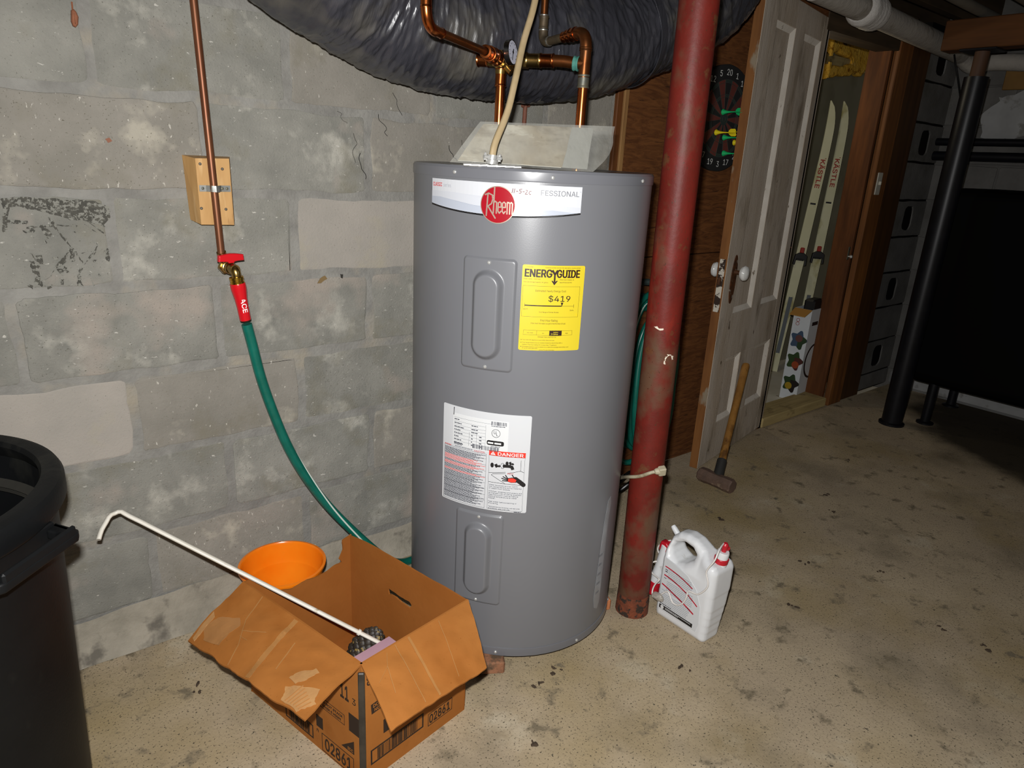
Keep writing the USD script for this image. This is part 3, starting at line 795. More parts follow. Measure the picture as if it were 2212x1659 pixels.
for y in (0.0233, 0.0173, 0.0080):
    O_.append(T(ext(Point(0, 0).buffer(0.0009, 3), 0.0004), trimesh.transformations.translation_matrix((0.0055, y, 0))))
etext('www.ftc.gov/energy', 0.045, 0.0008, 0.0019, 0.034, out=O_)
onheater('label_print', O_, M_OLIVEINK, el, ea, ez, 0.0008, fine=False)
P_ = []
etext('medium', 0, 0.0405, 0.0021, c=0.0793, out=P_, bold=True)
etext('52 Gallons', 0, 0.0362, 0.0026, 0.0155, c=0.0770, out=P_, bold=True)
onheater('label_print', P_, M_YEL, el, ea, ez, 0.0013, fine=False)

# -- white warning label
M_WL = mat('warning_label_white', S('#c6c8cb'), rough=0.35)
M_WL2 = mat('rating_label_white', S('#d3d5d6'), rough=0.35)
M_TXT = mat('small_print', S('#4d4f57'), rough=0.5)
M_TXTRED = mat('small_print_red', S('#d0605c'), rough=0.5)
M_DANGER = mat('danger_red', S('#e03a2c'), rough=0.4)
wa, wz, ww, whh = -0.8325, 0.4435, 0.2190, 0.2435
wlb = onheater('warning_label', rrect(0, 0, ww, whh, 0.004), M_WL, wh, wa, wz, 0.0003, label='large white warning label with small print and red danger box')
onheater('rating_sticker', sbox(0.030, 0.148, 0.168, 0.226), M_WL2, wlb, wa, wz, 0.0006, 0.0003)
B_, K_, R_ = [], [], []
for i, y in enumerate((0.2165, 0.2075, 0.1985, 0.1910, 0.1830, 0.1750, 0.1670, 0.1590)):
    B_.append(cbox((0.033, y, 0), (0.115 if i > 0 else 0.130, y + 0.0003, 0.0003), 0))
    B_ += greek(0.034, 0.034 + 0.014 + (i * 7 % 5) * 0.003, y - 0.0055, 0.0020, 300 + i)
    if i > 0 and i < 4:
        B_ += greek(0.080, 0.096, y - 0.0040, 0.0020, 320 + i)
    if i >= 4:
        B_ += greek(0.080, 0.086, y - 0.0040, 0.0022, 330 + i) + greek(0.100, 0.106, y - 0.0040, 0.0022, 340 + i)
for x in (0.0745, 0.0935):
    B_.append(cbox((x, 0.154, 0), (x + 0.0004, 0.188, 0.0003), 0))
B_.append(cbox((0.1150, 0.152, 0), (0.1153, 0.212, 0.0003), 0))
B_ += greek(0.034, 0.060, 0.1520, 0.0015, 351) + greek(0.034, 0.056, 0.1495, 0.0015, 352)
B_.append(mv(bars(20, 0.036, 0.0085, 5), 0.128, 0.2150, 0))
B_.append(mv(bars(28, 0.066, 0.0105, 6), 0.0840, 0.1505, 0))
B_ += greek(0.128, 0.160, 0.2118, 0.0014, 353)
B_ += greek(0.129, 0.150, 0.1620, 0.0014, 354)
onheater('sticker_print', B_, M_TXT, wlb, wa, wz, 0.0010, fine=False)
K_.append(ext(Point(0.1395, 0.1955).buffer(0.0100, 10).difference(Point(0.1395, 0.1955).buffer(0.0092, 10)), 0.0004))
K_.append(mv(text('U', 0.0068), 0.1345, 0.1940, 0)); K_.append(mv(text('L', 0.0060), 0.1405, 0.1900, 0))
K_.append(ext(rrect(0.119, 0.1655, 0.159, 0.1770, 0.004), 0.0003))
K_ += [mv(slab_frame(0, 0, 0.083, 0.138, 0.0004), 0.126, 0.0035, 0), mv(slab_frame(0, 0, 0.1135, 0.138, 0.0004), 0.006, 0.0035, 0)]
for i in range(8):
    y = 0.129 - i * 0.0152
    K_.append(cbox((0.006, y, 0), (0.1195, y + 0.0003, 0.0004), 0))
# faucet and hand pictogram
K_ += [ext(affinity.scale(Point(0.134, 0.1165).buffer(1, 8), 0.0040, 0.0060), 0.0004), ext(affinity.rotate(sbox(0.1405, 0.1120, 0.1475, 0.1205), 30), 0.0004), ext(affinity.rotate(sbox(0.1480, 0.1135, 0.1530, 0.1185), 45), 0.0004)]
K_ += [ext(affinity.scale(Point(0.1585, 0.1175).buffer(1, 10), 0.0048, 0.0070).difference(affinity.scale(Point(0.1585, 0.1175).buffer(1, 10), 0.0040, 0.0062)), 0.0004)]
K_ += [ext(unary_union([LineString([(0.159, 0.1175), (0.1745, 0.1178), (0.1800, 0.1165), (0.1825, 0.1100)]).buffer(0.0036, cap_style='flat')]), 0.0004)]
K_ += [ext(affinity.scale(Point(0.1685, 0.1245).buffer(1, 8), 0.0034, 0.0050), 0.0004), ext(affinity.rotate(sbox(0.1735, 0.1212, 0.1790, 0.1290), 25), 0.0004), ext(affinity.rotate(sbox(0.1795, 0.1215, 0.1838, 0.1265), 45), 0.0004)]
for P in ([(0.127, 0.0965), (0.166, 0.1025)], [(0.1720, 0.1000), (0.200, 0.1075), (0.2085, 0.1040)], [(0.2005, 0.107), (0.2005, 0.134)], [(0.166, 0.099), (0.136, 0.0945), (0.133, 0.0915), (0.165, 0.0735)], [(0.127, 0.0735), (0.209, 0.0715)]):
    K_.append(ext(LineString(P).buffer(0.00035, 2), 0.0004))
hand_p = unary_union([LineString([(0.2085, 0.0730), (0.200, 0.0800), (0.190, 0.0870)]).buffer(0.0052), Polygon([(0.171, 0.0795), (0.172, 0.0880), (0.184, 0.0905), (0.194, 0.0850), (0.192, 0.0780), (0.180, 0.0770)])] +
                     [LineString(P).buffer(0.0011) for P in ([(0.172, 0.0865), (0.1665, 0.0945)], [(0.172, 0.0850), (0.161, 0.0905)], [(0.171, 0.0830), (0.158, 0.0860)], [(0.171, 0.0805), (0.160, 0.0805)], [(0.187, 0.0895), (0.1815, 0.0965)])])
K_.append(ext(hand_p, 0.0004))
onheater('label_print', K_, M_BLACK, wlb, wa, wz, 0.0010, fine=False)
R_.append(ext(Polygon([(0.1725, 0.0800), (0.173, 0.0870), (0.184, 0.0890), (0.192, 0.0850), (0.190, 0.0790), (0.181, 0.0780)]), 0.0004))
onheater('red_palm', R_, M_DANGER, wlb, wa, wz, 0.0015, fine=False)
db_ = onheater('danger_panel', sbox(0.1255, 0.1405, 0.2100, 0.1530), M_DANGER, wlb, wa, wz, 0.0008, 0.0003)
D_ = [mv(text('DANGER', 0.0078, 0.059, bold=True), 0.1460, 0.1427, 0), ext(Polygon([(0.129, 0.1425), (0.1410, 0.1425), (0.135, 0.1515)]), 0.0004)]
onheater('danger_lettering', D_, M_WL2, wlb, wa, wz, 0.0013, fine=False)
onheater('danger_lettering', [cbox((0.1344, 0.1452, 0), (0.1356, 0.1490, 0.0003), 0), cbox((0.1344, 0.1434, 0), (0.1356, 0.1445, 0.0003), 0)], M_DANGER, wlb, wa, wz, 0.0018, fine=False)
onheater('label_print', [mv(text('HOT', 0.0040, 0.0145), 0.1705, 0.0970, 0), mv(text('WARNING', 0.0030, 0.020), 0.0065, 0.1420, 0), mv(text('CAUTION', 0.0040, 0.0255), 0.0890, 0.1425, 0)], M_INKRED, wlb, wa, wz, 0.0010, fine=False)
L_ = []
for i, s in enumerate(('Water temperature over 125\u00b0F', 'can cause severe burns instantly', 'or death from scalds.', None, 'Children, disabled and elderly are', 'at highest risk of being scalded.', 'See instruction manual before', 'setting temperature at water', 'heater.', None, 'Feel water before bathing or', 'showering.', None, 'Temperature limiting valves are', 'available, see manual.')):
    if s:
        y = 0.0655 - i * 0.00445 + (0.0015 if i > 3 else 0)
        L_.append(mv(text(s, 0.0026, min(0.078, 0.0024 * len(s))), 0.1285, y, 0))
L_.append(mv(text('ELECTRIC WATER HEATER', 0.0026, 0.047), 0.0375, 0.1440, 0))
L_ += greek(0.19, 0.206, 0.0008, 0.0016, 77)
q = []
red_rows = set(range(7, 12)) | {14, 15, 16, 21, 22}
for i in range(52):
    y = 0.1365 - i * 0.00252
    (q if i in red_rows else L_).extend(greek(0.0075, 0.118 - (i * 37 % 11) * 0.003, y, 0.00135, 400 + i))
onheater('small_print', L_, M_TXT, wlb, wa, wz, 0.0010, fine=False)
onheater('small_print', q, M_TXTRED, wlb, wa, wz, 0.0010, fine=False)
onheater('label_print', greek(0.1215, 0.1570, 0.1690, 0.0042, 9), M_WL2, wlb, wa, wz, 0.0014, fine=False)
onheater('pen_mark', ext(LineString([(0.0315, 0.2215), (0.0325, 0.2395)]).buffer(0.0007), 0.0004), M_BLACK, wlb, wa, wz, 0.0010, fine=False)
# -- clear sticker low on the right-hand side
M_CLR = mat('clear_sticker', S('#84868a'), rough=0.2, patches=[(S('#9d9fa3'), 14, 0.52, 0.6, (1, 1, 0.3))])
pl = Polygon([(0.000, 0.02), (0.006, -0.010), (0.024, -0.022), (0.034, -0.005), (0.036, 0.10), (0.040, 0.24), (0.046, 0.285), (0.040, 0.305), (0.026, 0.298), (0.016, 0.24)]).buffer(0.004).buffer(-0.004)
st = onheater('clear_sticker', pl, M_CLR, wh, -0.388, 0.125, 0.0004)
onheater('sticker_print', [cbox((0.008, 0.03 + i * 0.028, 0), (0.024, 0.036 + i * 0.028, 0.0003), 0) for i in range(5)], mat('sticker_grey', S('#6d6f74'), rough=0.35), st, -0.388, 0.125, 0.0009)
# junction cover and little clamp on the lid
obj('junction_cover', T(cbox((-0.06, -0.035, 0), (0.06, 0.035, 0.006), 0.002), fr(((0.9093, -0.5200, 1.2247))[:2] + (1.2135,), (0.82, -0.57, 0), (0.57, 0.82, 0))), M_SCREW, wh)
# ------------------------------------------------------------------ insulated flexible duct hanging in a loop over the heater
M_DUCT = mat('duct_plastic', S('#313136'), S('#3a3a40'), scale=5, rough=0.22, spec=0.65, bump=0.0022, bscale=30, bdetail=4, stretch=(3.2, 0.5, 0.45), patches=[(S('#56534c'), 5, 0.52, 0.72, (1, 1, 1))], rough2=0.42)
bot = np.array([(0.28, 1.78), (0.41, 1.625), (0.548, 1.502), (0.68, 1.452), (0.788, 1.418), (0.918, 1.388), (1.006, 1.377), (1.081, 1.373), (1.244, 1.374), (1.364, 1.383), (1.592, 1.424), (1.696, 1.462), (1.837, 1.512)])
DR = 0.150
tg = np.gradient(bot, axis=0); tg /= np.linalg.norm(tg, axis=1, keepdims=True)
cen = bot + np.c_[-tg[:, 1], tg[:, 0]] * DR
cen = np.vstack([cen, [(1.93, 1.705), (2.05, 1.785), (2.12, 1.90), (2.14, 2.04), (2.14, 2.18)]])
P = spline(np.c_[cen[:, 0], np.interp(cen[:, 0], [0.45, 0.85], [-0.262, -0.142]), cen[:, 1]], 560)
P_, t_, U_, V_ = rings(P)
nth = 120
a = np.arange(nth) * 2 * PI / nth
s_ = np.r_[0, np.cumsum(np.linalg.norm(np.diff(P, axis=0), axis=1))]
SS, AA = np.meshgrid(s_, a, indexing='ij')
q3 = lambda fs, fa, off: np.stack([SS * fs + np.cos(AA) * fa * 0.6, np.cos(AA) * fa, np.sin(AA) * fa + off], -1)
ridge = lambda x: 1 - np.abs(2 * x - 1)
h = 0.012 * (meshkit.fbm(q3(6, 1.6, 3), 3, 1) - 0.5) + 0.0045 * ridge(meshkit.noise(q3(36, 1.8, 7), 3)) ** 2 + 0.0042 * ridge(meshkit.noise(q3(100, 4.0, 17), 5)) ** 3
h += 0.006 * np.sin(SS * 2 * PI / 0.045 + 0.6 * np.sin(AA)) * 0.12
r_ = DR + h - 0.006
v = (P_[:, None] + r_[..., None] * (np.cos(AA)[..., None] * U_[:, None] + np.sin(AA)[..., None] * V_[:, None])).reshape(-1, 3)
i_, j_ = np.meshgrid(np.arange(len(P) - 1), np.arange(nth), indexing='ij')
A_ = i_ * nth + j_; B_i = i_ * nth + (j_ + 1) % nth
f = np.stack([np.stack([A_, B_i, B_i + nth], -1), np.stack([A_, B_i + nth, A_ + nth], -1)], 2).reshape(-1, 3)
du = thing('flexible_duct', 'black plastic-wrapped insulated flexible duct sagging above the water heater', 'duct', P[0])
obj('duct_sleeve', trimesh.Trimesh(v, f, process=False), M_DUCT, du, smooth=True)
# hanger strap over the duct, near the red post
ring = []
k0 = int(np.argmin(np.abs(P[:, 0] - 1.66)))
an = np.linspace(0, 2 * PI, 60)
hr_ = np.array([P_[k0] + (DR + 0.006) * (np.cos(x) * U_[k0] + np.sin(x) * V_[k0]) for x in an])
obj('hanger_strap', sweep(hr_, np.array([(-0.0012, -0.016), (0.0012, -0.016), (0.0012, 0.016), (-0.0012, 0.016)])), M_DUCT, du)

# ------------------------------------------------------------------ copper pipework with mixing valve
M_COP = mat('new_copper', S('#b4602f'), S('#c9743e'), scale=30, rough=0.24, metal=1.0, patches=[(S('#8a4a26'), 14, 0.58, 0.7, (1, 1, 1))])
M_COPOLD = mat('old_copper', S('#6a3f22'), S('#8c532c'), scale=24, rough=0.34, metal=0.9, patches=[(S('#4a4232'), 12, 0.55, 0.7, (1, 1, 1))])
M_COPDULL = mat('dirty_copper', S('#3c352a'), S('#594a35'), scale=30, rough=0.55, metal=0.45)
M_BRASS = mat('brass', S('#a98a4e'), S('#bfa060'), scale=30, rough=0.28, metal=1.0, patches=[(S('#776234'), 18, 0.56, 0.66, (1, 1, 1))])
M_VERD = mat('verdigris', S('#2f6a60'), S('#4c8a7c'), scale=60, rough=0.8)
M_SOLDER = mat('solder', S('#a9a79e'), rough=0.35, metal=0.9)
M_TARN = mat('tarnished_fitting', S('#5b5d56'), S('#6f6a58'), scale=40, rough=0.5, metal=0.6)
LP, RP = np.array([1.075, -0.320]), np.array([1.182, -0.489])
d1 = (RP - LP) / np.linalg.norm(RP - LP)
d2 = np.array([-0.795, -0.606])
ZV = 1.449
D1, D2, UP = np.array([*d1, 0]), np.array([*d2, 0]), np.array([0, 0, 1.0])
L0, R0 = np.array([*LP, ZV]), np.array([*RP, 1.4445])
cp = thing('copper_pipework', 'copper hot and cold pipes with brass mixing valve and round gauge above the heater', 'pipes', (*LP, 1.215))


def fit(name, a, b, r, m_, parent=None, bead=True, k=24, label=None):
    """a coupling from a to b with rolled ends."""
    a, b = np.array(a, float), np.array(b, float)
    L = np.linalg.norm(b - a)
    pr = [(r * 0.7, 0), (r * 1.06, 0.0005), (r * 1.10, 0.002), (r * 1.04, 0.004), (r, 0.006), (r, L - 0.006), (r * 1.04, L - 0.004), (r * 1.10, L - 0.002), (r * 1.06, L - 0.0005), (r * 0.7, L)] if bead else [(r * 0.6, 0), (r * 0.97, 0), (r, 0.0008), (r, L - 0.0008), (r * 0.97, L), (r * 0.6, L)]
    return obj(name, lathe(pr, k, along(a, b)), m_, parent or cp, smooth=40, label=label)


def elbow(name, P, r, m_, n=14, parent=None):
    a, b, c = map(np.array, P)
    t = np.linspace(0, 1, n)[:, None]
    return obj(name, tube((1 - t) ** 2 * a + 2 * t * (1 - t) * b + t ** 2 * c, r, 20), m_, parent or cp, smooth=50)


obj('hot_pipe', seg((*LP, 1.212), (*LP, 1.425), 0.0113, 24), M_COP, cp)
fit('coupling', (*LP, 1.392), (*LP, 1.432), 0.0128, M_COP)
obj('cold_pipe', seg((*RP, 1.212), (*RP, 1.405), 0.0113, 24), M_COP, cp)
fit('coupling', (*RP, 1.392), (*RP, 1.421), 0.0128, M_TARN, label='tarnished grey coupling')
# brass mixing valve
body = [lathe([(0, -0.021), (0.012, -0.020), (0.019, -0.012), (0.021, 0), (0.019, 0.012), (0.012, 0.020), (0, 0.021)], 28, trimesh.transformations.translation_matrix(L0))]
body.append(T(trimesh.creation.cylinder(0.0165, 0.050, sections=6), along(L0 - D1 * 0.008, L0 + D1 * 0.05)))
body.append(seg(L0 - D1 * 0.045, L0 + D1 * 0.055, 0.0135, 20))
body.append(seg(L0, L0 - UP * 0.030, 0.0135, 20))
body.append(seg(L0, L0 + D2 * 0.045, 0.0140, 20))
body.append(seg(L0, L0 + np.array([0.3, -0.55, -0.55]) * 0.045, 0.010, 16))
vb = obj('mixing_valve', body, M_BRASS, cp, smooth=35)
nut = T(trimesh.creation.cylinder(0.0195, 0.016, sections=6), along(L0 + D2 * 0.030, L0 + D2 * 0.05)); obj('union_nut', nut, M_BRASS, vb, smooth=False)
nut = T(trimesh.creation.cylinder(0.0185, 0.018, sections=6), along(L0 + D1 * 0.056, L0 + D1 * 0.07)); obj('union_nut', nut, M_BRASS, vb, smooth=False)
fit('brass_union', L0 + D1 * 0.062, L0 + D1 * 0.098, 0.0150, M_BRASS, k=28)
fit('coupling', L0 + D1 * 0.094, L0 + D1 * 0.128, 0.0145, M_COP)
obj('cross_pipe', tube(spline([L0 + D1 * 0.120, L0 + D1 * 0.150 - UP * 0.001, L0 + D1 * 0.175 - UP * 0.004, L0 + D1 * 0.197 - UP * 0.006], 14), np.linspace(0.0130, 0.0125, 14), 20), M_COPOLD, cp, smooth=50)
fit('verdigris_ring', L0 + D1 * 0.174 - UP * 0.005, L0 + D1 * 0.187 - UP * 0.006, 0.0148, M_VERD, label='green corroded solder ring')
# stub towards the wall
fit('coupling', L0 - D1 * 0.030, L0 - D1 * 0.059, 0.0145, M_COP)
# mixed-water line
fit('coupling', L0 + D2 * 0.042, L0 + D2 * 0.075, 0.0160, M_COP)
fit('coupling', L0 + D2 * 0.073, L0 + D2 * 0.105, 0.0152, M_COP)
fit('reducer', L0 + D2 * 0.103, L0 + D2 * 0.135, 0.0128, M_COP)
E1 = np.array((0.7414, -0.5264, 1.4530)); E1u = E1 + UP * 0.05
dE = (E1 - (L0 + D2 * 0.12)); dE /= np.linalg.norm(dE)
obj('mixed_water_pipe', seg(L0 + D2 * 0.12, E1 - dE * 0.045, 0.0082, 20), M_COPOLD, cp)
fit('coupling', E1 - dE * 0.062, E1 - dE * 0.030, 0.0095, M_COP)
elbow('elbow', (E1 - dE * 0.036, E1, E1 + UP * 0.038), 0.0104, M_COP)
fit('coupling', E1 + UP * 0.030, E1 + UP * 0.062, 0.0104, M_COP)
obj('mixed_water_pipe', seg(E1 + UP * 0.05, E1 + UP * 0.56, 0.0082, 20), M_COP, cp)
# tee, elbow and the old supply
obj('tee', [seg(R0 - UP * 0.030, R0 + UP * 0.032, 0.0131, 22), seg(R0, R0 - D1 * 0.024, 0.0131, 22)], M_COPOLD, cp)
fit('coupling', R0 + UP * 0.024, R0 + UP * 0.033, 0.0134, M_COPOLD)
T1 = R0 + UP * 0.066
W1 = np.array((1.1850, -0.3350, 1.4983)); dW = W1 - T1; dW[2] *= 1; dW /= np.linalg.norm(dW)
elbow('elbow', (R0 + UP * 0.030, T1, T1 + dW * 0.036), 0.0135, M_COPOLD)
fit('coupling', T1 + dW * 0.034, T1 + dW * 0.052, 0.0138, M_COP)
fit('reducer', T1 + dW * 0.050, T1 + dW * 0.066, 0.0125, M_COP)
fit('reducer', T1 + dW * 0.064, T1 + dW * 0.080, 0.0112, M_COP)
obj('old_pipe', seg(T1 + dW * 0.075, W1 - dW * 0.016, 0.0095, 20), M_COPDULL, cp)
W2 = W1 + UP * 0.028
elbow('old_elbow', (W1 - dW * 0.022, W1, W1 + UP * 0.026), 0.0112, M_COPDULL)
fit('solder_joint', W1 - dW * 0.026, W1 - dW * 0.022, 0.0113, M_SOLDER, bead=False)
fit('solder_joint', W1 + UP * 0.026, W1 + UP * 0.030, 0.0113, M_SOLDER, bead=False)
fit('old_coupling', W1 + UP * 0.030, W1 + UP * 0.058, 0.0108, M_COPDULL)
fit('solder_joint', W1 + UP * 0.058, W1 + UP * 0.061, 0.0110, M_SOLDER, bead=False)
obj('old_pipe', seg(W1 + UP * 0.05, W1 + UP * 0.5, 0.0085, 20), M_COPOLD, cp)
# temperature gauge
gn = np.array([0.46, -0.88, 0.10]); gn /= np.linalg.norm(gn)
G = np.array((1.0659, -0.3720, 1.4611))
GM = along(G, G + gn)
gg = obj('gauge_case', [lathe([(0, -0.012), (0.0255, -0.012), (0.0268, -0.010), (0.0268, 0.001), (0.0255, 0.002), (0.0245, 0.0005), (0.0, 0.0005)], 40, GM), seg(G - gn * 0.01, L0, 0.0065, 16)], mat('gauge_steel', S('#8e8e8c'), rough=0.25, metal=1.0), cp, label='round dial gauge with white face')
obj('gauge_dial', lathe([(0, 0.0012), (0.0243, 0.0012), (0.0243, 0.0006)], 40, GM), mat('dial_white', S('#c3c6d6'), rough=0.3), gg)
up_ = np.array([0, 0, 1.0]); gx = np.cross(up_, gn); gx /= np.linalg.norm(gx)
GF = fr(G + gn * 0.0016, gx, np.cross(gn, gx))
ticks = [affinity.rotate(sbox(-0.0004, 0.0175, 0.0004, 0.0205), a_, origin=(0, 0)) for a_ in range(-135, 136, 27)]
obj('gauge_needle', T(ext(unary_union([Point(0, 0).buffer(0.0032), LineString([(0.002, 0.003), (-0.006, -0.0165)]).buffer(0.0009), LineString([(0, 0), (0.003, 0.006)]).buffer(0.0014)] + ticks), 0.0006), GF), M_BLACK, gg, smooth=False)

# ------------------------------------------------------------------ electric cable
M_CABLE = mat('tan_cable', S('#9d8a68'), S('#ab9775'), scale=20, rough=0.55, spec=0.35, patches=[(S('#8d7648'), 9, 0.58, 0.7, (1, 1, 0.4))])
cb0 = np.array((0.8904, -0.5450, 1.2258))
cab = thing('electric_cable', 'tan electric cable rising from the heater lid in front of the pipes', 'cable', cb0)
CP_ = spline([cb0, (0.8937, -0.5450, 1.2528), (0.9132, -0.5400, 1.2892), (0.9388, -0.5300, 1.3318), (0.9564, -0.5200, 1.3706), (0.9729, -0.5100, 1.4078), (1.0013, -0.4900, 1.4651), (1.0289, -0.4750, 1.5140), (1.0471, -0.4650, 1.5527), (1.0642, -0.4500, 1.6097), (1.0747, -0.4300, 1.7669)], 90)
an = np.arange(16) * 2 * PI / 16
prof = np.c_[0.0070 * np.sign(np.cos(an)) * np.abs(np.cos(an)) ** 0.8, 0.0060 * np.sign(np.sin(an)) * np.abs(np.sin(an)) ** 0.8]
obj('sheath', sweep(CP_, prof), M_CABLE, cab, smooth=50)
cd = CP_[4] - CP_[0]; cd /= np.linalg.norm(cd)
cl = obj('cable_clamp', [lathe([(0.0085, -0.006), (0.013, -0.006), (0.013, 0.002), (0.0105, 0.003), (0.0105, 0.012), (0.0085, 0.012)], 20, along(cb0, cb0 + cd)),
                    T(cbox((-0.019, -0.006, 0.004), (0.019, 0.006, 0.010), 0.001), along(cb0, cb0 + cd))], M_SCREW, cab, label='bright steel cable clamp')
for sx in (-0.0155, 0.0155):
    obj('clamp_screw', T(lathe([(0, 0.016), (0.003, 0.015), (0.0036, 0.012), (0.0036, 0.0)], 10), along(cb0, cb0 + cd) @ trimesh.transformations.translation_matrix((sx, 0, 0))), M_SCREW, cl)

# ------------------------------------------------------------------ papers in a plastic bag, propped on the lid
BA, BB, BC, BD = map(np.array, ((0.8756, -0.4400, 1.2187), (1.2032, -0.5750, 1.2122), (0.9305, -0.4650, 1.3039), (1.2296, -0.5480, 1.3141)))
bn = np.cross(BB - BA, BC - BA); bn /= np.linalg.norm(bn)


def sheet(u0, u1, v0, v1, off, thick, seed, nu=50, nv=24, wave=0.006, cut=None, bow=0.012):
    uu, vv = np.meshgrid(np.linspace(u0, u1, nu), np.linspace(v0, v1, nv), indexing='ij')
    if cut:                                               # rounded lower right corner
        lim = u1 - cut * np.clip(1 - vv / 0.75, 0, 1) ** 2
        uu = u0 + (uu - u0) * (lim - u0) / (u1 - u0)
    P = (BA * ((1 - uu) * (1 - vv))[..., None] + BB * (uu * (1 - vv))[..., None] + BC * ((1 - uu) * vv)[..., None] + BD * (uu * vv)[..., None])
    hh = off + wave * (meshkit.fbm(np.stack([uu * 3, vv * 2.4, uu * 0 + seed], -1), 3, seed) - 0.5) * np.minimum(1, vv * 6 + 0.15) + bow * np.sin(np.clip(uu, 0, 1) * PI) * (1 - vv) * 0.55
    return P, hh, nu, nv


def solid(P, hh, nu, nv, thick):
    a_ = (P + hh[..., None] * bn).reshape(-1, 3); b_ = (P + (hh - thick)[..., None] * bn).reshape(-1, 3)
    n = nu * nv; f = []
    for i in range(nu - 1):
        for j in range(nv - 1):
            k = i * nv + j
            f += [(k, k + nv, k + nv + 1), (k, k + nv + 1, k + 1), (n + k, n + k + nv + 1, n + k + nv), (n + k, n + k + 1, n + k + nv + 1)]
    def side(idx):
        for x, y in zip(idx[:-1], idx[1:]):
            f.extend([(x, n + x, n + y), (x, n + y, y)])
    side([i * nv for i in range(nu)]); side([i * nv + nv - 1 for i in range(nu)][::-1]); side(list(range(nv))[::-1]); side([(nu - 1) * nv + j for j in range(nv)])
    m_ = trimesh.Trimesh(np.vstack([a_, b_]), f, process=False); m_.fix_normals()
    return m_


if bn[1] > 0:
    bn = -bn
M_PAPER = mat('manual_cover', S('#978b78'), S('#b1a794'), scale=16, rough=0.6, spec=0.3, patches=[(S('#7d6f58'), 11, 0.52, 0.64, (1, 1, 2.5)), (S('#c2bbac'), 9, 0.58, 0.64, (1, 1, 3)), (S('#8d7f66'), 60, 0.68, 0.72, (1, 1, 1))])
M_PAGES = mat('white_pages', S('#dcdad3'), rough=0.7)
M_SHEET = mat('grey_paper', S('#9b9c9a'), S('#abaca8'), scale=9, rough=0.6)
im = thing('instruction_manual', 'cream instruction booklet inside the plastic bag on the heater lid', 'booklet', BA)
obj('cover', solid(*sheet(-0.01, 0.66, 0.06, 0.95, 0.006, 0, 4, wave=0.012), 0.0012), M_PAPER, im, smooth=40)
obj('pages', solid(*sheet(-0.005, 0.655, 0.045, 0.92, 0.0046, 0, 4, wave=0.012), 0.015), M_PAGES, im, smooth=40)
obj('paper_sheet', solid(*sheet(0.50, 0.84, 0.05, 0.95, 0.0000, 0, 6), 0.001), M_SHEET, smooth=40, label='grey paper sheet behind the booklet in the plastic bag', cat='paper')
BAG = usdkit.material(stage, '/World/Looks/clear_polythene', {
    'tr': ('transparent_bsdf', {'color': (0.96, 0.96, 0.94)}), 'p': ('principled_bsdf', {'base_color': S('#b9b8b2'), 'roughness': 0.16, 'specular_ior_level': 0.8}), 'bn': ('noise_texture', {'scale': 26.0, 'detail': 3.0}), 'b': ('bump', {'distance': 0.006}),
    'co': ('geometry', {}), 'n': ('noise_texture', {'scale': 9.0, 'detail': 4.0}), 'r': ('map_range', {'from_min': 0.35, 'from_max': 0.7, 'to_min': 0.10, 'to_max': 0.32, 'clamp': True}), 'm': ('mix_closure', {})},
    [('co.position', 'bn.vector'), ('bn.fac', 'b.height'), ('b.normal', 'p.normal'), ('co.position', 'n.vector'), ('n.fac', 'r.value'), ('r.result', 'm.fac'), ('tr.BSDF', 'm.closure1'), ('p.BSDF', 'm.closure2')], surface='m.closure')
obj('plastic_bag', solid(*sheet(-0.05, 1.0, 0.0, 1.0, 0.0105, 0, 4, wave=0.012, cut=0.13), 0.0006), BAG, smooth=60, label='clear dusty plastic bag of papers propped on the heater lid', cat='bag')

# ------------------------------------------------------------------ red steel post
M_REDPOST = mat('red_post_paint', S('#6c2119'), S('#591d16'), scale=9, rough=0.5, spec=0.24, bump=0.0006, bscale=70, patches=[(S('#5a4030'), 6, 0.50, 0.62, (1, 1, 0.8)), (S('#94301f'), 5, 0.58, 0.66, (1, 1, 0.4)), (S('#5f3a24'), 18, 0.62, 0.70, (1, 1, 1))], speck=S('#4a2a1c'), speck_scale=150, speck_at=(0.62, 0.68))
M_RUSTBASE = mat('rusty_post_foot', S('#5d2f1c'), S('#7a3d22'), scale=40, rough=0.85, bump=0.002, bscale=120, patches=[(S('#2f2219'), 45, 0.52, 0.58, (1, 1, 1))])
cb, ct = np.array([1.394, -0.640, 0.0]), np.array((1.3691, -0.6400, 1.5834))
ct = cb + (ct - cb) * (2.02 / ct[2])
post = thing('support_post', 'round red-painted steel post standing beside the water heater', 'post', cb)
zz = np.linspace(0, 1, 40)
obj('post_shaft', tube(cb + (ct - cb) * (0.030 + 0.97 * zz[:, None]), 0.0445, 48, cap=False), M_REDPOST, post, smooth=60)
obj('rusty_foot', tube(cb + (ct - cb) * np.linspace(0.0, 0.031, 6)[:, None], [0.0475, 0.0470, 0.0462, 0.0462, 0.0455, 0.0447], 48), M_RUSTBASE, post, smooth=60, label='rust-eaten black foot of the post')


def onpost(poly, z, az, t=0.0006):
    q = sub(ext(poly, t), 0.008); v = q.vertices
    th = az + v[:, 0] / 0.0446
    c = cb + (ct - cb) * ((z + v[:, 1]) / ct[2])[:, None]
    q.vertices = c + (0.0446 + v[:, 2])[:, None] * np.c_[np.cos(th), np.sin(th), th * 0]
    return q


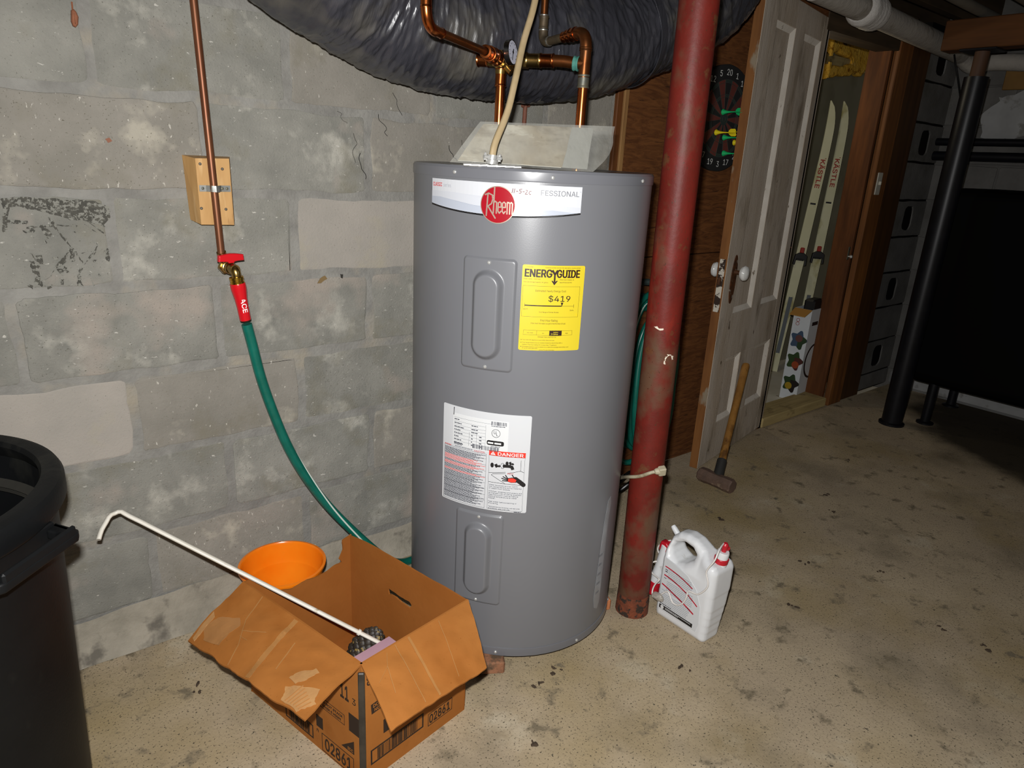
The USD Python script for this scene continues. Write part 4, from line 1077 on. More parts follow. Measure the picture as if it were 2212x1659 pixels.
M_CHIP = mat('white_chip', S('#d6cdbb'), rough=0.6)
az0 = math.atan2(-1.7290 + 0.640, -1.394)
chip = [jit(Polygon([(-0.018, 0.004), (-0.010, 0.006), (-0.004, 0.001), (0.006, 0.003), (0.008, 0.0), (-0.002, -0.004), (-0.008, 0.0)]), 0.0008, 1, 0.003)]
c2 = [jit(LineString([(0.0 + 0.011 * math.cos(x), 0.016 * math.sin(x)) for x in np.linspace(0.3, 3.6, 9)]).buffer(0.0013), 0.0012, 2, 0.003), jit(Point(0.009, 0.010).buffer(0.003), 0.001, 5, 0.002)]
obj('paint_chip', onpost(unary_union(chip), (1.3609, -0.6400, 0.8553)[2] - 0.005, az0 - 0.1), M_CHIP, post, smooth=False)
obj('paint_chip', onpost(unary_union(c2), (1.4306, -0.6400, 0.7749)[2] - 0.005, az0 + 0.55), M_CHIP, post, smooth=False)
# white extension-cord end lying across the post
M_CORD = mat('dirty_white_cord', S('#a39a82'), S('#b3aa92'), scale=20, rough=0.55, patches=[(S('#7f745c'), 14, 0.56, 0.66, (1, 1, 1))])
ec = thing('extension_cord_end', 'dirty cream extension cord end hooked round the red post', 'cord', (1.3496, -0.6671, 0.4533))
cordP = spline([(1.4482, -0.4800, 0.3393), (1.3883, -0.5600, 0.3924), (1.3431, -0.6219, 0.4310), (1.3438, -0.6569, 0.4479), (1.3542, -0.6749, 0.4607), (1.3637, -0.6835, 0.4657)], 30)
obj('cord', tube(cordP, 0.0048, 12), M_CORD, ec)
pa, pb = cordP[-1], np.array((1.3848, -0.6952, 0.4691))
obj('plug', [lathe([(0, 0), (0.006, 0.0), (0.0085, 0.004), (0.0095, 0.010), (0.0095, 0.012)], 16, along(pa, pb)), T(cbox((-0.013, -0.008, 0.010), (0.013, 0.010, 0.030), 0.003), along(pa, pb))], M_CORD, ec)

# ------------------------------------------------------------------ coiled hose behind the post
M_HOSE = mat('green_hose', S('#0f5a4c'), S('#12685a'), scale=20, rough=0.3, spec=0.5)
M_WHITESTRIPE = mat('hose_stripe', S('#c9d2c9'), rough=0.35)
ch = thing('coiled_hose', 'green garden hose coiled on the plywood behind the red post', 'hose', (2.08, -0.06, 0.46))
rr = np.random.default_rng(3)
for k in range(6):
    t = np.linspace(0, 2 * PI, 9)[:-1] + 0.2 * k
    ax, az_ = (0.112, 0.100, 0.176, 0.106, 0.095, 0.110)[k] + 0.004 * rr.standard_normal(), 0.335 + 0.02 * rr.standard_normal() - (0.03 if k % 2 else 0)
    y_ = -0.022 - 0.018 * k
    Pk = np.c_[2.045 + ax * np.cos(t) + 0.008 * rr.standard_normal(8), np.full(8, y_) + 0.006 * rr.standard_normal(8), 0.43 + az_ * np.sin(t) + 0.012 * rr.standard_normal(8)]
    lp_ = obj('hose_loop', tube(spline(Pk, 80, closed=True), 0.0115, 12, cap=False), M_HOSE, ch)
    if k in (1, 4):
        q = spline(Pk, 80, closed=True)[10:46]; q = q + np.array([-0.006, -0.0095, 0])
        obj('white_stripe', tube(q, 0.0028, 8), M_WHITESTRIPE, lp_)
obj('hose_tie', tube(spline([(1.93, -0.02, 0.80), (1.95, -0.08, 0.83), (1.99, -0.135, 0.82), (2.02, -0.12, 0.79), (1.99, -0.06, 0.77)], 30, closed=True), 0.012, 10, cap=False), mat('dark_cloth_tie', S('#1d2a28'), rough=0.8), ch)
obj('black_cable_loop', tube(spline([(1.7780, -0.1400, 0.0138), (1.8473, -0.1600, 0.0907), (1.8519, -0.2000, 0.1443), (1.8319, -0.2400, 0.1506), (1.7865, -0.2400, 0.1216), (1.7346, -0.2000, 0.0625)], 40), 0.007, 10), mat('black_rubber', S('#141414'), rough=0.35, spec=0.5), label='loop of black cable on the floor between heater and red post', cat='cable')
# rusty stub hanging on the wall behind the heater
obj('pipe_stub', [seg((1.4083, -0.0100, 1.3888), (1.4066, -0.0100, 1.2897), 0.0065, 14), seg((1.3962, -0.0100, 1.3827), (1.4229, -0.0100, 1.3861), 0.006, 10)], mat('rust_brown', S('#6b4030'), S('#7d4d3a'), scale=40, rough=0.7), label='short rusty pipe stub on the block wall behind the heater', cat='pipe')
# ------------------------------------------------------------------ rusty clip on the wall
M_RUSTCLIP = mat('rust_orange', S('#7b4b33'), S('#8f5a3f'), scale=60, rough=0.85, bump=0.001, bscale=150)
rc = thing('wall_clip', 'small rusty iron clip nailed to the blocks high on the left', 'clip', (0.2594, 0.0000, 1.4498))
W_ = lambda *P: [(p[0], p[2]) for p in P]
pl = Polygon(W_((0.2564, 0.0000, 1.4632), (0.2613, 0.0000, 1.4656), (0.2647, 0.0000, 1.4612), (0.2675, 0.0000, 1.4527), (0.2651, 0.0000, 1.4392), (0.2605, 0.0000, 1.4336), (0.2560, 0.0000, 1.4354), (0.2539, 0.0000, 1.4433)))
obj('clip_body', T(pillow(pl, 0.014, 0.004, seglen=0.004), fr((0, 0.0, 0), (1, 0, 0), (0, 0, 1))), M_RUSTCLIP, rc)
obj('clip_stem', seg((0.2593, -0.0060, 1.4622), (0.2601, -0.0040, 1.4787), 0.0016, 8), M_RUSTCLIP, rc)

# ------------------------------------------------------------------ copper pipe, its wooden block, strap, tap and hose
M_PINE = mat('pine_block', S('#b58a52'), S('#c79c63'), scale=9, rough=0.65, stretch=(3, 3, 0.5), patches=[(S('#8f6638'), 10, 0.6, 0.68, (2, 2, 0.5)), (S('#d3ad78'), 8, 0.56, 0.66, (3, 3, 0.4))])
M_GALV = mat('galvanized_strap', S('#a9aaa6'), S('#8b8c88'), scale=40, rough=0.42, metal=0.7)
mb = thing('mounting_block', 'split pine block nailed to the wall behind the copper pipe', 'wood block', (0.49, 0.0, 1.13))
hull = np.array([(0.436, 0.0, 1.203), (0.540, 0.0, 1.203), (0.442, 0.0, 1.062), (0.541, 0.0, 1.058), (0.449, -0.055, 1.198), (0.521, -0.055, 1.200), (0.450, -0.055, 1.056), (0.522, -0.055, 1.054)])
obj('block', trimesh.convex.convex_hull(hull), M_PINE, mb, smooth=False)
for px in ((0.4581, -0.0550, 1.1866), (0.5046, -0.0550, 1.1773), (0.4531, -0.0550, 1.0917), (0.5060, -0.0550, 1.0895)):
    obj('nail_head', lathe([(0.0032, -0.001), (0.0032, 0.0012), (0.0022, 0.0022), (0, 0.0024)], 12, along(px, np.array(px) + [0, -1, 0])), mat('nail_steel', S('#6f675c'), rough=0.5, metal=0.6) if not stage.GetPrimAtPath('/World/Looks/nail_steel') else '/World/Looks/nail_steel', mb)
PY = -0.0655
pt, pbm = np.array((0.4698, -0.0655, 1.5080)), np.array((0.4851, -0.0655, 0.9912))
dp = (pt - pbm) / np.linalg.norm(pt - pbm)
M_PIPEOLD = mat('aged_copper_pipe', S('#6b3f28'), S('#7f5236'), scale=14, rough=0.42, metal=0.55, stretch=(1, 1, 0.3), patches=[(S('#5c6d5e'), 9, 0.62, 0.70, (1, 1, 0.35)), (S('#a09385'), 7, 0.62, 0.68, (1, 1, 0.25))])
sp = thing('copper_pipe', 'thin old copper pipe running down the block wall to the red-handled tap', 'pipe', pbm)
obj('pipe', seg(pbm, pt + dp * 0.5, 0.0082, 20), M_PIPEOLD, sp)
st_ = thing('pipe_strap', 'perforated metal strap holding the copper pipe to the wood block', 'strap', (0.4787, -0.0570, 1.1351))
sx0, sx1, szz = 0.452, 0.519, (0.4787, -0.0570, 1.1351)[2]
xp = 0.4825
P = [(sx0, -0.0565), (xp - 0.016, -0.0565), (xp - 0.0095, -0.062), (xp - 0.0075, -0.0725), (xp, -0.0760), (xp + 0.0075, -0.0725), (xp + 0.0095, -0.062), (xp + 0.016, -0.0565), (sx1, -0.0565)]
ls = LineString(P).buffer(0.0009, cap_style='flat', quad_segs=2)
obj('band', T(ext(ls, 0.0135), np.array([[1, 0, 0, 0], [0, 1, 0, 0], [0, 0, 1, szz - 0.007], [0, 0, 0, 1.0]])), M_GALV, st_)
for x in (sx0 + 0.007, sx0 + 0.017, sx1 - 0.018, sx1 - 0.008):
    obj('hole_screw', lathe([(0.0034, 0), (0.0030, 0.001), (0.0, 0.0015)], 12, along((x, -0.0572, szz), (x, -0.08, szz))), M_TARN, st_)

hb = thing('hose_tap', 'brass hose tap with red T-handle at the foot of the copper pipe', 'tap', (0.4962, -0.0900, 0.9656))
j0, j1 = np.array((0.4931, -0.0620, 0.9605)), np.array((0.4984, -0.1080, 0.9608))
dj = (j1 - j0) / np.linalg.norm(j1 - j0)
obj('pipe_elbow', tube(spline([pbm + [0, 0, 0.004], (pbm + j0) / 2 + [0.001, 0.003, 0], j0 - dj * 0.002], 12), 0.0105, 18), M_BRASS, hb)
obj('hex_collar', T(trimesh.creation.cylinder(0.0165, 0.011, sections=6), along(j0, j1)), M_BRASS, hb, smooth=False)
obj('valve_body', lathe([(0.0, 0.0), (0.0125, 0.0), (0.0125, 0.012), (0.0140, 0.013), (0.0140, 0.017), (0.0120, 0.018), (0.0120, 0.026), (0.0138, 0.028), (0.0138, 0.033), (0.0115, 0.036), (0.0115, 0.052), (0.0, 0.054)], 24, along(j0, j1)), M_BRASS, hb)
g1_ = np.array((0.5001, -0.1120, 0.9444)); hd = np.array((0.5141, -0.1120, 0.8437)) - np.array((0.5021, -0.1120, 0.9294)); hd /= np.linalg.norm(hd)
obj('spout', tube(spline([j1 - dj * 0.014, j1, j1 * 0.5 + g1_ * 0.5 + [0.001, -0.003, 0], g1_ + hd * 0.004], 14), np.linspace(0.0118, 0.0100, 14), 18), M_BRASS, hb)
st0 = j0 * 0.42 + j1 * 0.58
obj('stem', seg(st0, st0 + [0, -0.004, 0.026], 0.0055, 12), M_BRASS, hb)
M_REDPLASTIC = mat('red_plastic', S('#c8151f'), rough=0.25, spec=0.5)
hp = Polygon([(-0.0285, -0.0065), (-0.027, 0.0075), (-0.010, 0.0105), (0.0, 0.0115), (0.012, 0.0110), (0.0285, 0.0085), (0.0295, -0.0050), (0.014, -0.0060), (0.0075, -0.0075), (0.006, -0.0105), (-0.006, -0.0105), (-0.008, -0.0075)])
hc_ = np.array((0.4941, -0.0980, 0.9848))
obj('handle', T(pillow(hp, 0.014, 0.003, seglen=0.004), fr(hc_ + [0, 0.007, 0], (1, 0.05, 0), (0, 0, 1))), M_REDPLASTIC, hb, label='red T-shaped tap handle')

gh = thing('garden_hose', 'green garden hose with red collar hanging from the tap to the floor', 'hose', g1_)
g2_ = g1_ + hd * 0.0155
M_GOLD = mat('gold_coupling', S('#c99a33'), S('#d8ac45'), scale=30, rough=0.25, metal=1.0)
obj('coupling', lathe([(0.010, 0), (0.0152, 0), (0.0158, 0.001), (0.0158, 0.0045), (0.0148, 0.0050), (0.0148, 0.0100), (0.0158, 0.0105), (0.0158, 0.0150), (0.0150, 0.0160), (0.010, 0.0160)], 28, along(g1_, g2_)), M_GOLD, gh)
L_s = np.linalg.norm(np.array((0.5139, -0.1120, 0.8415)) - g2_)
slm = along(g2_ - hd * 0.001, g2_)
obj('collar', lathe([(0.012, 0), (0.0165, 0.0), (0.0172, 0.002), (0.0172, 0.012), (0.0160, 0.022), (0.0142, 0.034), (0.0130, 0.055), (0.0128, L_s - 0.003), (0.0122, L_s), (0.010, L_s)], 32, slm), M_REDPLASTIC, gh, label='tapered red hose collar')
# white letters run down the collar
vx = hd; toC = EYE - g2_; toC -= vx * (toC @ vx); toC /= np.linalg.norm(toC)
vy = np.cross(toC, vx)
tx = text('ACE', 0.0105, 0.034, bold=True)
tx = sub(tx, 0.004)
vv = tx.vertices.copy()
ang = 0.30 + (vv[:, 1] - 0.00525) / 0.0134
sd = np.cross(vx, toC)
tx.vertices = g2_ + vx * (0.033 + vv[:, :1]) + (0.0136 + vv[:, 2:]) * (np.cos(ang)[:, None] * toC + np.sin(ang)[:, None] * (-sd if sd[0] < 0 else sd))
obj('lettering', tx, mat('white_print', S('#ece9e6'), rough=0.5), gh, smooth=False)
h0 = g2_ + hd * (L_s - 0.004)
HP = spline([h0 - hd * 0.03, h0, (0.5260, -0.1120, 0.7806), (0.5399, -0.1120, 0.7035), (0.5656, -0.1130, 0.6030), (0.6058, -0.1160, 0.4817), (0.6721, -0.1250, 0.3475), (0.7361, -0.1400, 0.2506), (0.8110, -0.1600, 0.1532), (0.83, -0.150, 0.13), (0.95, -0.085, 0.02), (1.15, -0.05, 0.013), (1.45, -0.045, 0.013)], 160)
ho = obj('hose', tube(HP[8:], 0.0122, 18), M_HOSE, gh)
tp = np.gradient(HP, axis=0); tp /= np.linalg.norm(tp, axis=1, keepdims=True)
sd = np.cross(tp, EYE - HP); sd /= np.linalg.norm(sd, axis=1, keepdims=True)
tc = EYE - HP; tc -= tp * np.sum(tc * tp, 1, keepdims=True); tc /= np.linalg.norm(tc, axis=1, keepdims=True)
kk = np.arange(52, 112)
th_ = np.linspace(1.5, -1.35, len(kk))
sgn = 1 if sd[70] @ CR < 0 else -1
STP = HP[kk] + 0.0116 * (np.cos(th_)[:, None] * tc[kk] - sgn * np.sin(th_)[:, None] * sd[kk])
obj('white_stripe', tube(STP, np.interp(np.arange(len(kk)), [0, 8, 50, 59], [0.0008, 0.0024, 0.0024, 0.0008]), 8), M_WHITESTRIPE, ho)

# ------------------------------------------------------------------ bin
M_BIN = mat('black_bin_plastic', S('#0d0e0f'), S('#111213'), scale=9, rough=0.5, spec=0.16, patches=[(S('#22221f'), 7, 0.58, 0.72, (1, 1, 0.6))], bump=0.0003, bscale=200)
tb = thing('trash_bin', 'large round black plastic trash bin with a loop handle', 'bin', (-0.178, -0.470, 0))
TM = trimesh.transformations.translation_matrix((-0.178, -0.470, 0))
RB = 0.268
obj('bin_body', lathe([(0, 0.004), (0.225, 0.004), (0.232, 0.012), (RB - 0.016, 0.66), (RB - 0.012, 0.700), (RB - 0.020, 0.700), (RB - 0.024, 0.655), (0.228, 0.30), (0.222, 0.03), (0.0, 0.022)], 96, TM), M_BIN, tb, smooth=40)
obj('bin_rim', lathe([(RB - 0.014, 0.686), (RB - 0.004, 0.684), (RB + 0.000, 0.690), (RB, 0.716), (RB - 0.004, 0.724), (RB - 0.014, 0.728), (RB - 0.030, 0.726), (RB - 0.034, 0.718), (RB - 0.028, 0.700), (RB - 0.014, 0.686)], 96, TM), M_BIN, tb, smooth=40)
obj('inner_bead', lathe([(0.232, 0.640), (0.246, 0.652), (0.250, 0.646), (0.246, 0.634), (0.232, 0.632)], 96, TM), mat('dusty_bin_plastic', S('#24231f'), S('#2e2c27'), scale=9, rough=0.6), tb, smooth=40, label='dusty bead inside the bin')
for phi in (math.radians(-45.5), math.radians(134.5)):
    e = np.array([math.cos(phi), math.sin(phi), 0]); tt = np.array([-e[1], e[0], 0]); c = np.array([-0.178, -0.470, 0.0])
    ring_o = Polygon([(-0.085, 0.008), (-0.075, 0.052), (-0.066, 0.058), (0.066, 0.058), (0.075, 0.052), (0.085, 0.008)])
    ring_i = Polygon([(-0.062, 0.004), (-0.058, 0.034), (0.058, 0.034), (0.062, 0.004)])
    hm = fr(c + e * (RB - 0.022) + [0, 0, 0.678], tt, e)
    hm2 = hm.copy()
    parts = [T(pillow(ring_o.difference(ring_i.buffer(0.0)), 0.016, 0.004, seglen=0.01), hm)]
    # webs that rise from the loop to the rim
    for sg in (-1, 1):
        P = np.array([(sg * 0.080, 0.010, 0.0), (sg * 0.070, 0.050, 0.0), (sg * 0.070, 0.050, 0.014), (sg * 0.080, 0.012, 0.045), (sg * 0.076, 0.010, 0.0), (sg * 0.066, 0.050, 0.0), (sg * 0.066, 0.050, 0.014), (sg * 0.076, 0.012, 0.045)])
        parts.append(T(trimesh.convex.convex_hull(P), hm))
    parts.append(T(cbox((-0.078, 0.004, -0.006), (0.078, 0.012, 0.040), 0.002), hm))
    parts.append(T(cbox((-0.066, 0.050, -0.012), (0.066, 0.058, 0.004), 0.003), hm))
    hpth = obj('bin_handle', parts, M_BIN, tb, smooth=35)
obj('paint_spot', T(lathe([(0, 0.002), (0.003, 0.0012), (0.0036, 0)], 10), fr(np.array([-0.178, -0.470, 0.0]) + np.array([math.cos(-0.62), math.sin(-0.62), 0]) * (RB - 0.0085) + [0, 0, 0.679], (math.sin(0.62), math.cos(0.62), 0), (0, 0, 1))), M_CHIP, tb, label='white paint spot')

# ------------------------------------------------------------------ orange bowl
M_ORANGE = mat('orange_plastic', S('#f2760c'), S('#f58a1a'), scale=5, rough=0.22, spec=0.5)
obj('orange_bowl', lathe([(0, 0.006), (0.060, 0.006), (0.066, 0.0), (0.072, 0.004), (0.088, 0.09), (0.099, 0.17), (0.104, 0.198), (0.109, 0.200), (0.109, 0.205), (0.103, 0.206), (0.099, 0.200), (0.094, 0.165), (0.090, 0.150), (0.0885, 0.148), (0.080, 0.09), (0.066, 0.014), (0.058, 0.011), (0, 0.011)], 72, trimesh.transformations.translation_matrix((0.548, -0.166, 0.001))), M_ORANGE, label='round orange plastic pail between the wall and the cardboard box', cat='pail', smooth=35)

# ------------------------------------------------------------------ cardboard box
M_CARD = mat('cardboard', S('#9c6029'), S('#a66a31'), scale=6, rough=0.75, spec=0.2, bump=0.0004, bscale=60, patches=[(S('#8c5019'), 4, 0.54, 0.72, (1, 1, 1))], speck=S('#7d4717'), speck_scale=220, speck_at=(0.66, 0.74))
M_CARDIN = mat('cardboard_inside', S('#915623'), S('#9a5e2a'), scale=5, rough=0.8, spec=0.15, bump=0.0004, bscale=60)
M_TEAR = mat('torn_paper', S('#a97c4e'), S('#b58958'), scale=30, rough=0.85, spec=0.15)
M_CREASE = mat('crease_paper', S('#a57441'), rough=0.85, spec=0.15)
M_PRINT = mat('box_print', S('#33271f'), rough=0.7, spec=0.2)
bN, bR_, bL = np.array([0.490, -0.726, 0.0]), np.array([0.775, -0.676, 0.0]), np.array([0.397, -0.336, 0.0])
bF = bL + (bR_ - bN)
BH, TH = 0.302, 0.004
bx = thing('cardboard_box', 'open brown cardboard box with flaps folded out, marked 02861', 'box', bN)
UPZ = np.array([0, 0, 1.0])


def wallpanel(a, b, poly, inward):
    """poly in (along a->b, height), thickness inward."""
    X = (b - a) / np.linalg.norm(b - a)
    q = ext(poly, TH)
    M = fr(a, X, UPZ)
    if M[:3, 2] @ inward < 0:
        M = M @ np.diag([1, 1, -1, 1.0]); q.invert()
        q = T(q, M); q.fix_normals(); return q
    q = T(q, M); return q


wNL, wNR = np.linalg.norm(bL - bN), np.linalg.norm(bR_ - bN)
cen_b = (bN + bF) / 2
pNL = obj('side_panel', wallpanel(bN, bL, sbox(0, 0, wNL, BH), cen_b - bN), M_CARD, bx, smooth=False)
pNR = obj('side_panel', wallpanel(bN, bR_, sbox(0, 0, wNR, BH), cen_b - bN), M_CARD, bx, smooth=False)
hole = jit(rrect(0.145, 0.196, 0.225, 0.212, 0.007), 0.0018, 4, 0.008)
pFR = Polygon([(0, 0), (wNL, 0), (wNL, BH), (wNL * 0.55, BH + 0.004), (0.06, BH + 0.006), (0.0, BH + 0.002)])
obj('side_panel', wallpanel(bF, bR_, jit(pFR, 0.0008, 3, 0.02).difference(affinity.rotate(hole, -4)), cen_b - bF), M_CARDIN, bx, smooth=False)
torn = Polygon([(0, 0), (wNR, 0), (wNR, BH + 0.004), (wNR - 0.024, BH - 0.002), (wNR - 0.026, BH - 0.030), (wNR - 0.040, BH - 0.052), (wNR - 0.030, BH - 0.064), (wNR - 0.050, BH - 0.066), (wNR - 0.085, BH - 0.072), (wNR - 0.13, BH - 0.070), (wNR - 0.17, BH - 0.075), (wNR - 0.20, BH - 0.068), (wNR - 0.23, BH - 0.045), (0.035, BH - 0.022), (0.02, BH - 0.004), (0, BH)])
obj('side_panel', wallpanel(bL, bF, jit(torn, 0.0014, 6, 0.01), cen_b - bL), M_CARDIN, bx, smooth=False, label='torn back panel of the box')
bp = Polygon([tuple(x[:2] - bN[:2]) for x in (bN, bR_, bF, bL)]).buffer(-0.003)
obj('bottom_panel', T(ext(bp, TH), trimesh.transformations.translation_matrix((bN[0], bN[1], 0.001))), M_CARDIN, bx, smooth=False)


def flap(a, b, oa, ob, seed, crumple, ragged, dip):
    """crumpled flap: hinge a-b, outer corners oa, ob."""
    nu, nv = 44, 20
    uu, vv = np.meshgrid(np.linspace(0, 1, nu), np.linspace(0, 1, nv), indexing='ij')
    ea = ragged * (meshkit.fbm(np.stack([uu * 9, uu * 0, uu * 0 + seed], -1), 3, seed) - 0.5)
    v2 = vv * (1 + ea * vv ** 4)
    P = a * ((1 - uu) * (1 - v2))[..., None] + b * (uu * (1 - v2))[..., None] + oa * ((1 - uu) * v2)[..., None] + ob * (uu * v2)[..., None]
    nn = np.cross(b - a, oa - a); nn /= np.linalg.norm(nn)
    if nn[2] < 0:
        nn = -nn
    hh = crumple * (meshkit.fbm(np.stack([uu * 5, vv * 3, uu * 0 + seed], -1), 3, seed + 1) - 0.5) * np.minimum(1, vv * 4) + dip * np.sin(vv * PI) - 0.000
    n = nu * nv
    A_ = (P + hh[..., None] * nn).reshape(-1, 3); B_ = A_ - nn * TH
    f = []
    for i in range(nu - 1):
        for j in range(nv - 1):
            k = i * nv + j
            f += [(k, k + nv, k + nv + 1), (k, k + nv + 1, k + 1), (n + k, n + k + nv + 1, n + k + nv), (n + k, n + k + 1, n + k + nv + 1)]
    def side(idx):
        for x, y in zip(idx[:-1], idx[1:]):
            f.extend([(x, n + x, n + y), (x, n + y, y)])
    side([i * nv for i in range(nu)]); side([i * nv + nv - 1 for i in range(nu)][::-1]); side(list(range(nv))[::-1]); side([(nu - 1) * nv + j for j in range(nv)])
    m_ = trimesh.Trimesh(np.vstack([A_, B_]), f, process=False); m_.fix_normals()
    if m_.volume < 0:
        m_.invert()

    def strip(poly, off=0.0006):
        """a flat mark lying on the flap, poly in (u, v)."""
        q = sub(ext(poly, 1.0), 0.05)
        v = q.vertices; ui, vi = np.clip(v[:, 0], 0, 1) * (nu - 1), np.clip(v[:, 1], 0, 1) * (nv - 1)
        i0, j0 = np.minimum(ui.astype(int), nu - 2), np.minimum(vi.astype(int), nv - 2)
        fu, fv = (ui - i0)[:, None], (vi - j0)[:, None]
        G_ = A_.reshape(nu, nv, 3)
        c = G_[i0, j0] * (1 - fu) * (1 - fv) + G_[i0 + 1, j0] * fu * (1 - fv) + G_[i0, j0 + 1] * (1 - fu) * fv + G_[i0 + 1, j0 + 1] * fu * fv
        q.vertices = c + nn * (off * (0.4 + v[:, 2:]))
        return q
    return m_, strip


eL_ = (bL - bN) / wNL; oL_ = np.array([-0.97272587, -0.23195771, 0])
eR_ = (bR_ - bN) / wNR; oR_ = np.array([0.17279948, -0.98495702, 0])
T0 = UPZ * BH
drp = lambda o, w, ph: o * w * math.cos(ph) - UPZ * w * math.sin(ph)
fa, fs = flap(bN + T0, bL + T0, bN + T0 + drp(oL_, 0.1446, 0.10) - eL_ * 0.022, bL + T0 + drp(oL_, 0.157, 0.515) - eL_ * 0.003, 5, 0.014, 0.06, 0.004)
f1 = obj('flap', fa, M_CARD, bx, smooth=50)
# torn and creased places on it (u runs from the near corner to the far corner, v outwards)
obj('crease', [fs(jit(LineString([(0.50, 0.02), (0.475, 0.5), (0.455, 0.985)]).buffer(0.016, cap_style='flat'), 0.002, 1, 0.04), 0.0010)], M_CREASE, f1, smooth=False)
obj('torn_patch', fs(jit(Polygon([(0.02, 0.80), (0.05, 0.62), (0.15, 0.72), (0.22, 0.80), (0.20, 0.96), (0.06, 0.98)]), 0.008, 2, 0.03), 0.0010), M_TEAR, f1, smooth=False, label='place where the top paper is torn off')
obj('torn_patch', fs(jit(Polygon([(0.12, 0.45), (0.17, 0.42), (0.22, 0.55), (0.24, 0.70), (0.19, 0.72)]), 0.006, 3, 0.03), 0.0010), M_TEAR, f1, smooth=False)
obj('flute_line', [fs(LineString([(0.04 + 0.02 * k, 0.80 - 0.02 * k), (0.07 + 0.02 * k, 0.95)]).buffer(0.0018), 0.0022) for k in range(6)], mat('flute_shadow', S('#a5743f'), rough=0.9), f1, smooth=False)
obj('tape_patch', [fs(jit(Polygon([(0.76, 0.50), (0.80, 0.42), (0.93, 0.58), (0.97, 0.78), (0.90, 0.90), (0.78, 0.86)]), 0.006, 5, 0.04), 0.0009)], mat('brown_tape', S('#a17040'), rough=0.45), f1, smooth=False)
obj('tape_patch', [fs(jit(Polygon([(0.985, 0.55), (0.985, 0.95), (0.955, 0.97), (0.95, 0.6)]), 0.003, 7, 0.04), 0.0014)], M_TEAR, f1, smooth=False)
for P in ([(0.80, 0.02), (0.76, 0.40), (0.66, 0.72), (0.63, 0.98)], [(0.72, 0.55), (0.66, 0.50), (0.58, 0.40)], [(0.70, 0.62), (0.64, 0.62)], [(0.38, 0.3), (0.35, 0.7)]):
    obj('crease', fs(LineString(P).buffer(0.0035), 0.0009), M_CREASE, f1, smooth=False)
fb, fs2 = flap(bN + T0, bR_ + T0, bN + T0 + drp(oR_, 0.1445, 0.24) - eR_ * 0.040, bR_ + T0 + drp(oR_, 0.143, 0.376) - eR_ * 0.078, 11, 0.010, 0.05, 0.003)
f2 = obj('flap', fb, M_CARD, bx, smooth=50)
for P, w_ in (([(0.40, 0.03), (0.44, 0.5), (0.48, 0.97)], 0.010), ([(0.28, 0.02), (0.30, 0.4), (0.34, 0.95)], 0.004), ([(0.16, 0.25), (0.14, 0.62)], 0.003), ([(0.68, 0.05), (0.70, 0.9)], 0.003), ([(0.20, 0.06), (0.16, 0.25), (0.06, 0.38)], 0.0025)):
    obj('crease', fs2(LineString(P).buffer(w_), 0.0009), M_CREASE, f2, smooth=False)

FLM = fr(bN - oL_ * 0.0, eL_, UPZ); FRM = fr(bN, eR_, UPZ)


def onface(name, polys, which, off=0.0006, mat_=None, par=None):
    X, o = (eL_, oL_) if which == 'L' else (eR_, oR_)
    sx = -1 if which == 'L' else 1                       # left face reads from far to near
    qs = []
    for q in polys:
        q = q.copy(); v = q.vertices
        q.vertices = bN + X * v[:, :1] + UPZ * v[:, 1:2] + o * (off * 0.3 + v[:, 2:] * 1.0)
        qs.append(q)
    m_ = trimesh.util.concatenate(qs); m_.fix_normals()
    return obj(name, m_, mat_ or M_PRINT, par or (pNL if which == 'L' else pNR), smooth=False)


def flipx(q, s_right):
    """lettering for the left face: starts at distance s_right + width and runs towards the near edge."""
    q = q.copy(); q.vertices[:, 0] = s_right - q.vertices[:, 0]; return q


t5 = lambda s, x, y, h, w: mv(text(s, h, w, bold=True), x, y, 0)
# right face
onface('print_number', [mv(slab_frame(0, 0, 0.073, 0.033, 0.0012), 0.1745, 0.030, 0), t5('02861', 0.1785, 0.0355, 0.022, 0.062)], 'R')
onface('bar_code', [mv(slab_frame(0, 0, 0.142, 0.038, 0.0035), 0.019, 0.039, 0), mv(bars(34, 0.108, 0.029, 12), 0.036, 0.0435, 0)], 'R')
onface('print_tag', [ext(affinity.rotate(sbox(0.022, 0.168, 0.060, 0.192), 4), 0.0004), cbox((0.052, 0.099, 0), (0.075, 0.133, 0.0004), 0)], 'R')
onface('print_tag', [T(text('DO', 0.0075, 0.014, bold=True), trimesh.transformations.translation_matrix((0.0265, 0.181, 0.0003))), T(text('NOT', 0.0068, 0.02, bold=True), trimesh.transformations.translation_matrix((0.0295, 0.1705, 0.0003)))], 'R', mat_=M_CARD)
eight = unary_union([Point(0.0185, 0.2475).buffer(0.0062).difference(Point(0.0185, 0.2475).buffer(0.0036)), Point(0.0175, 0.2585).buffer(0.0056).difference(Point(0.0175, 0.2585).buffer(0.0032))])
onface('marker_number', [ext(eight, 0.0004)], 'R')
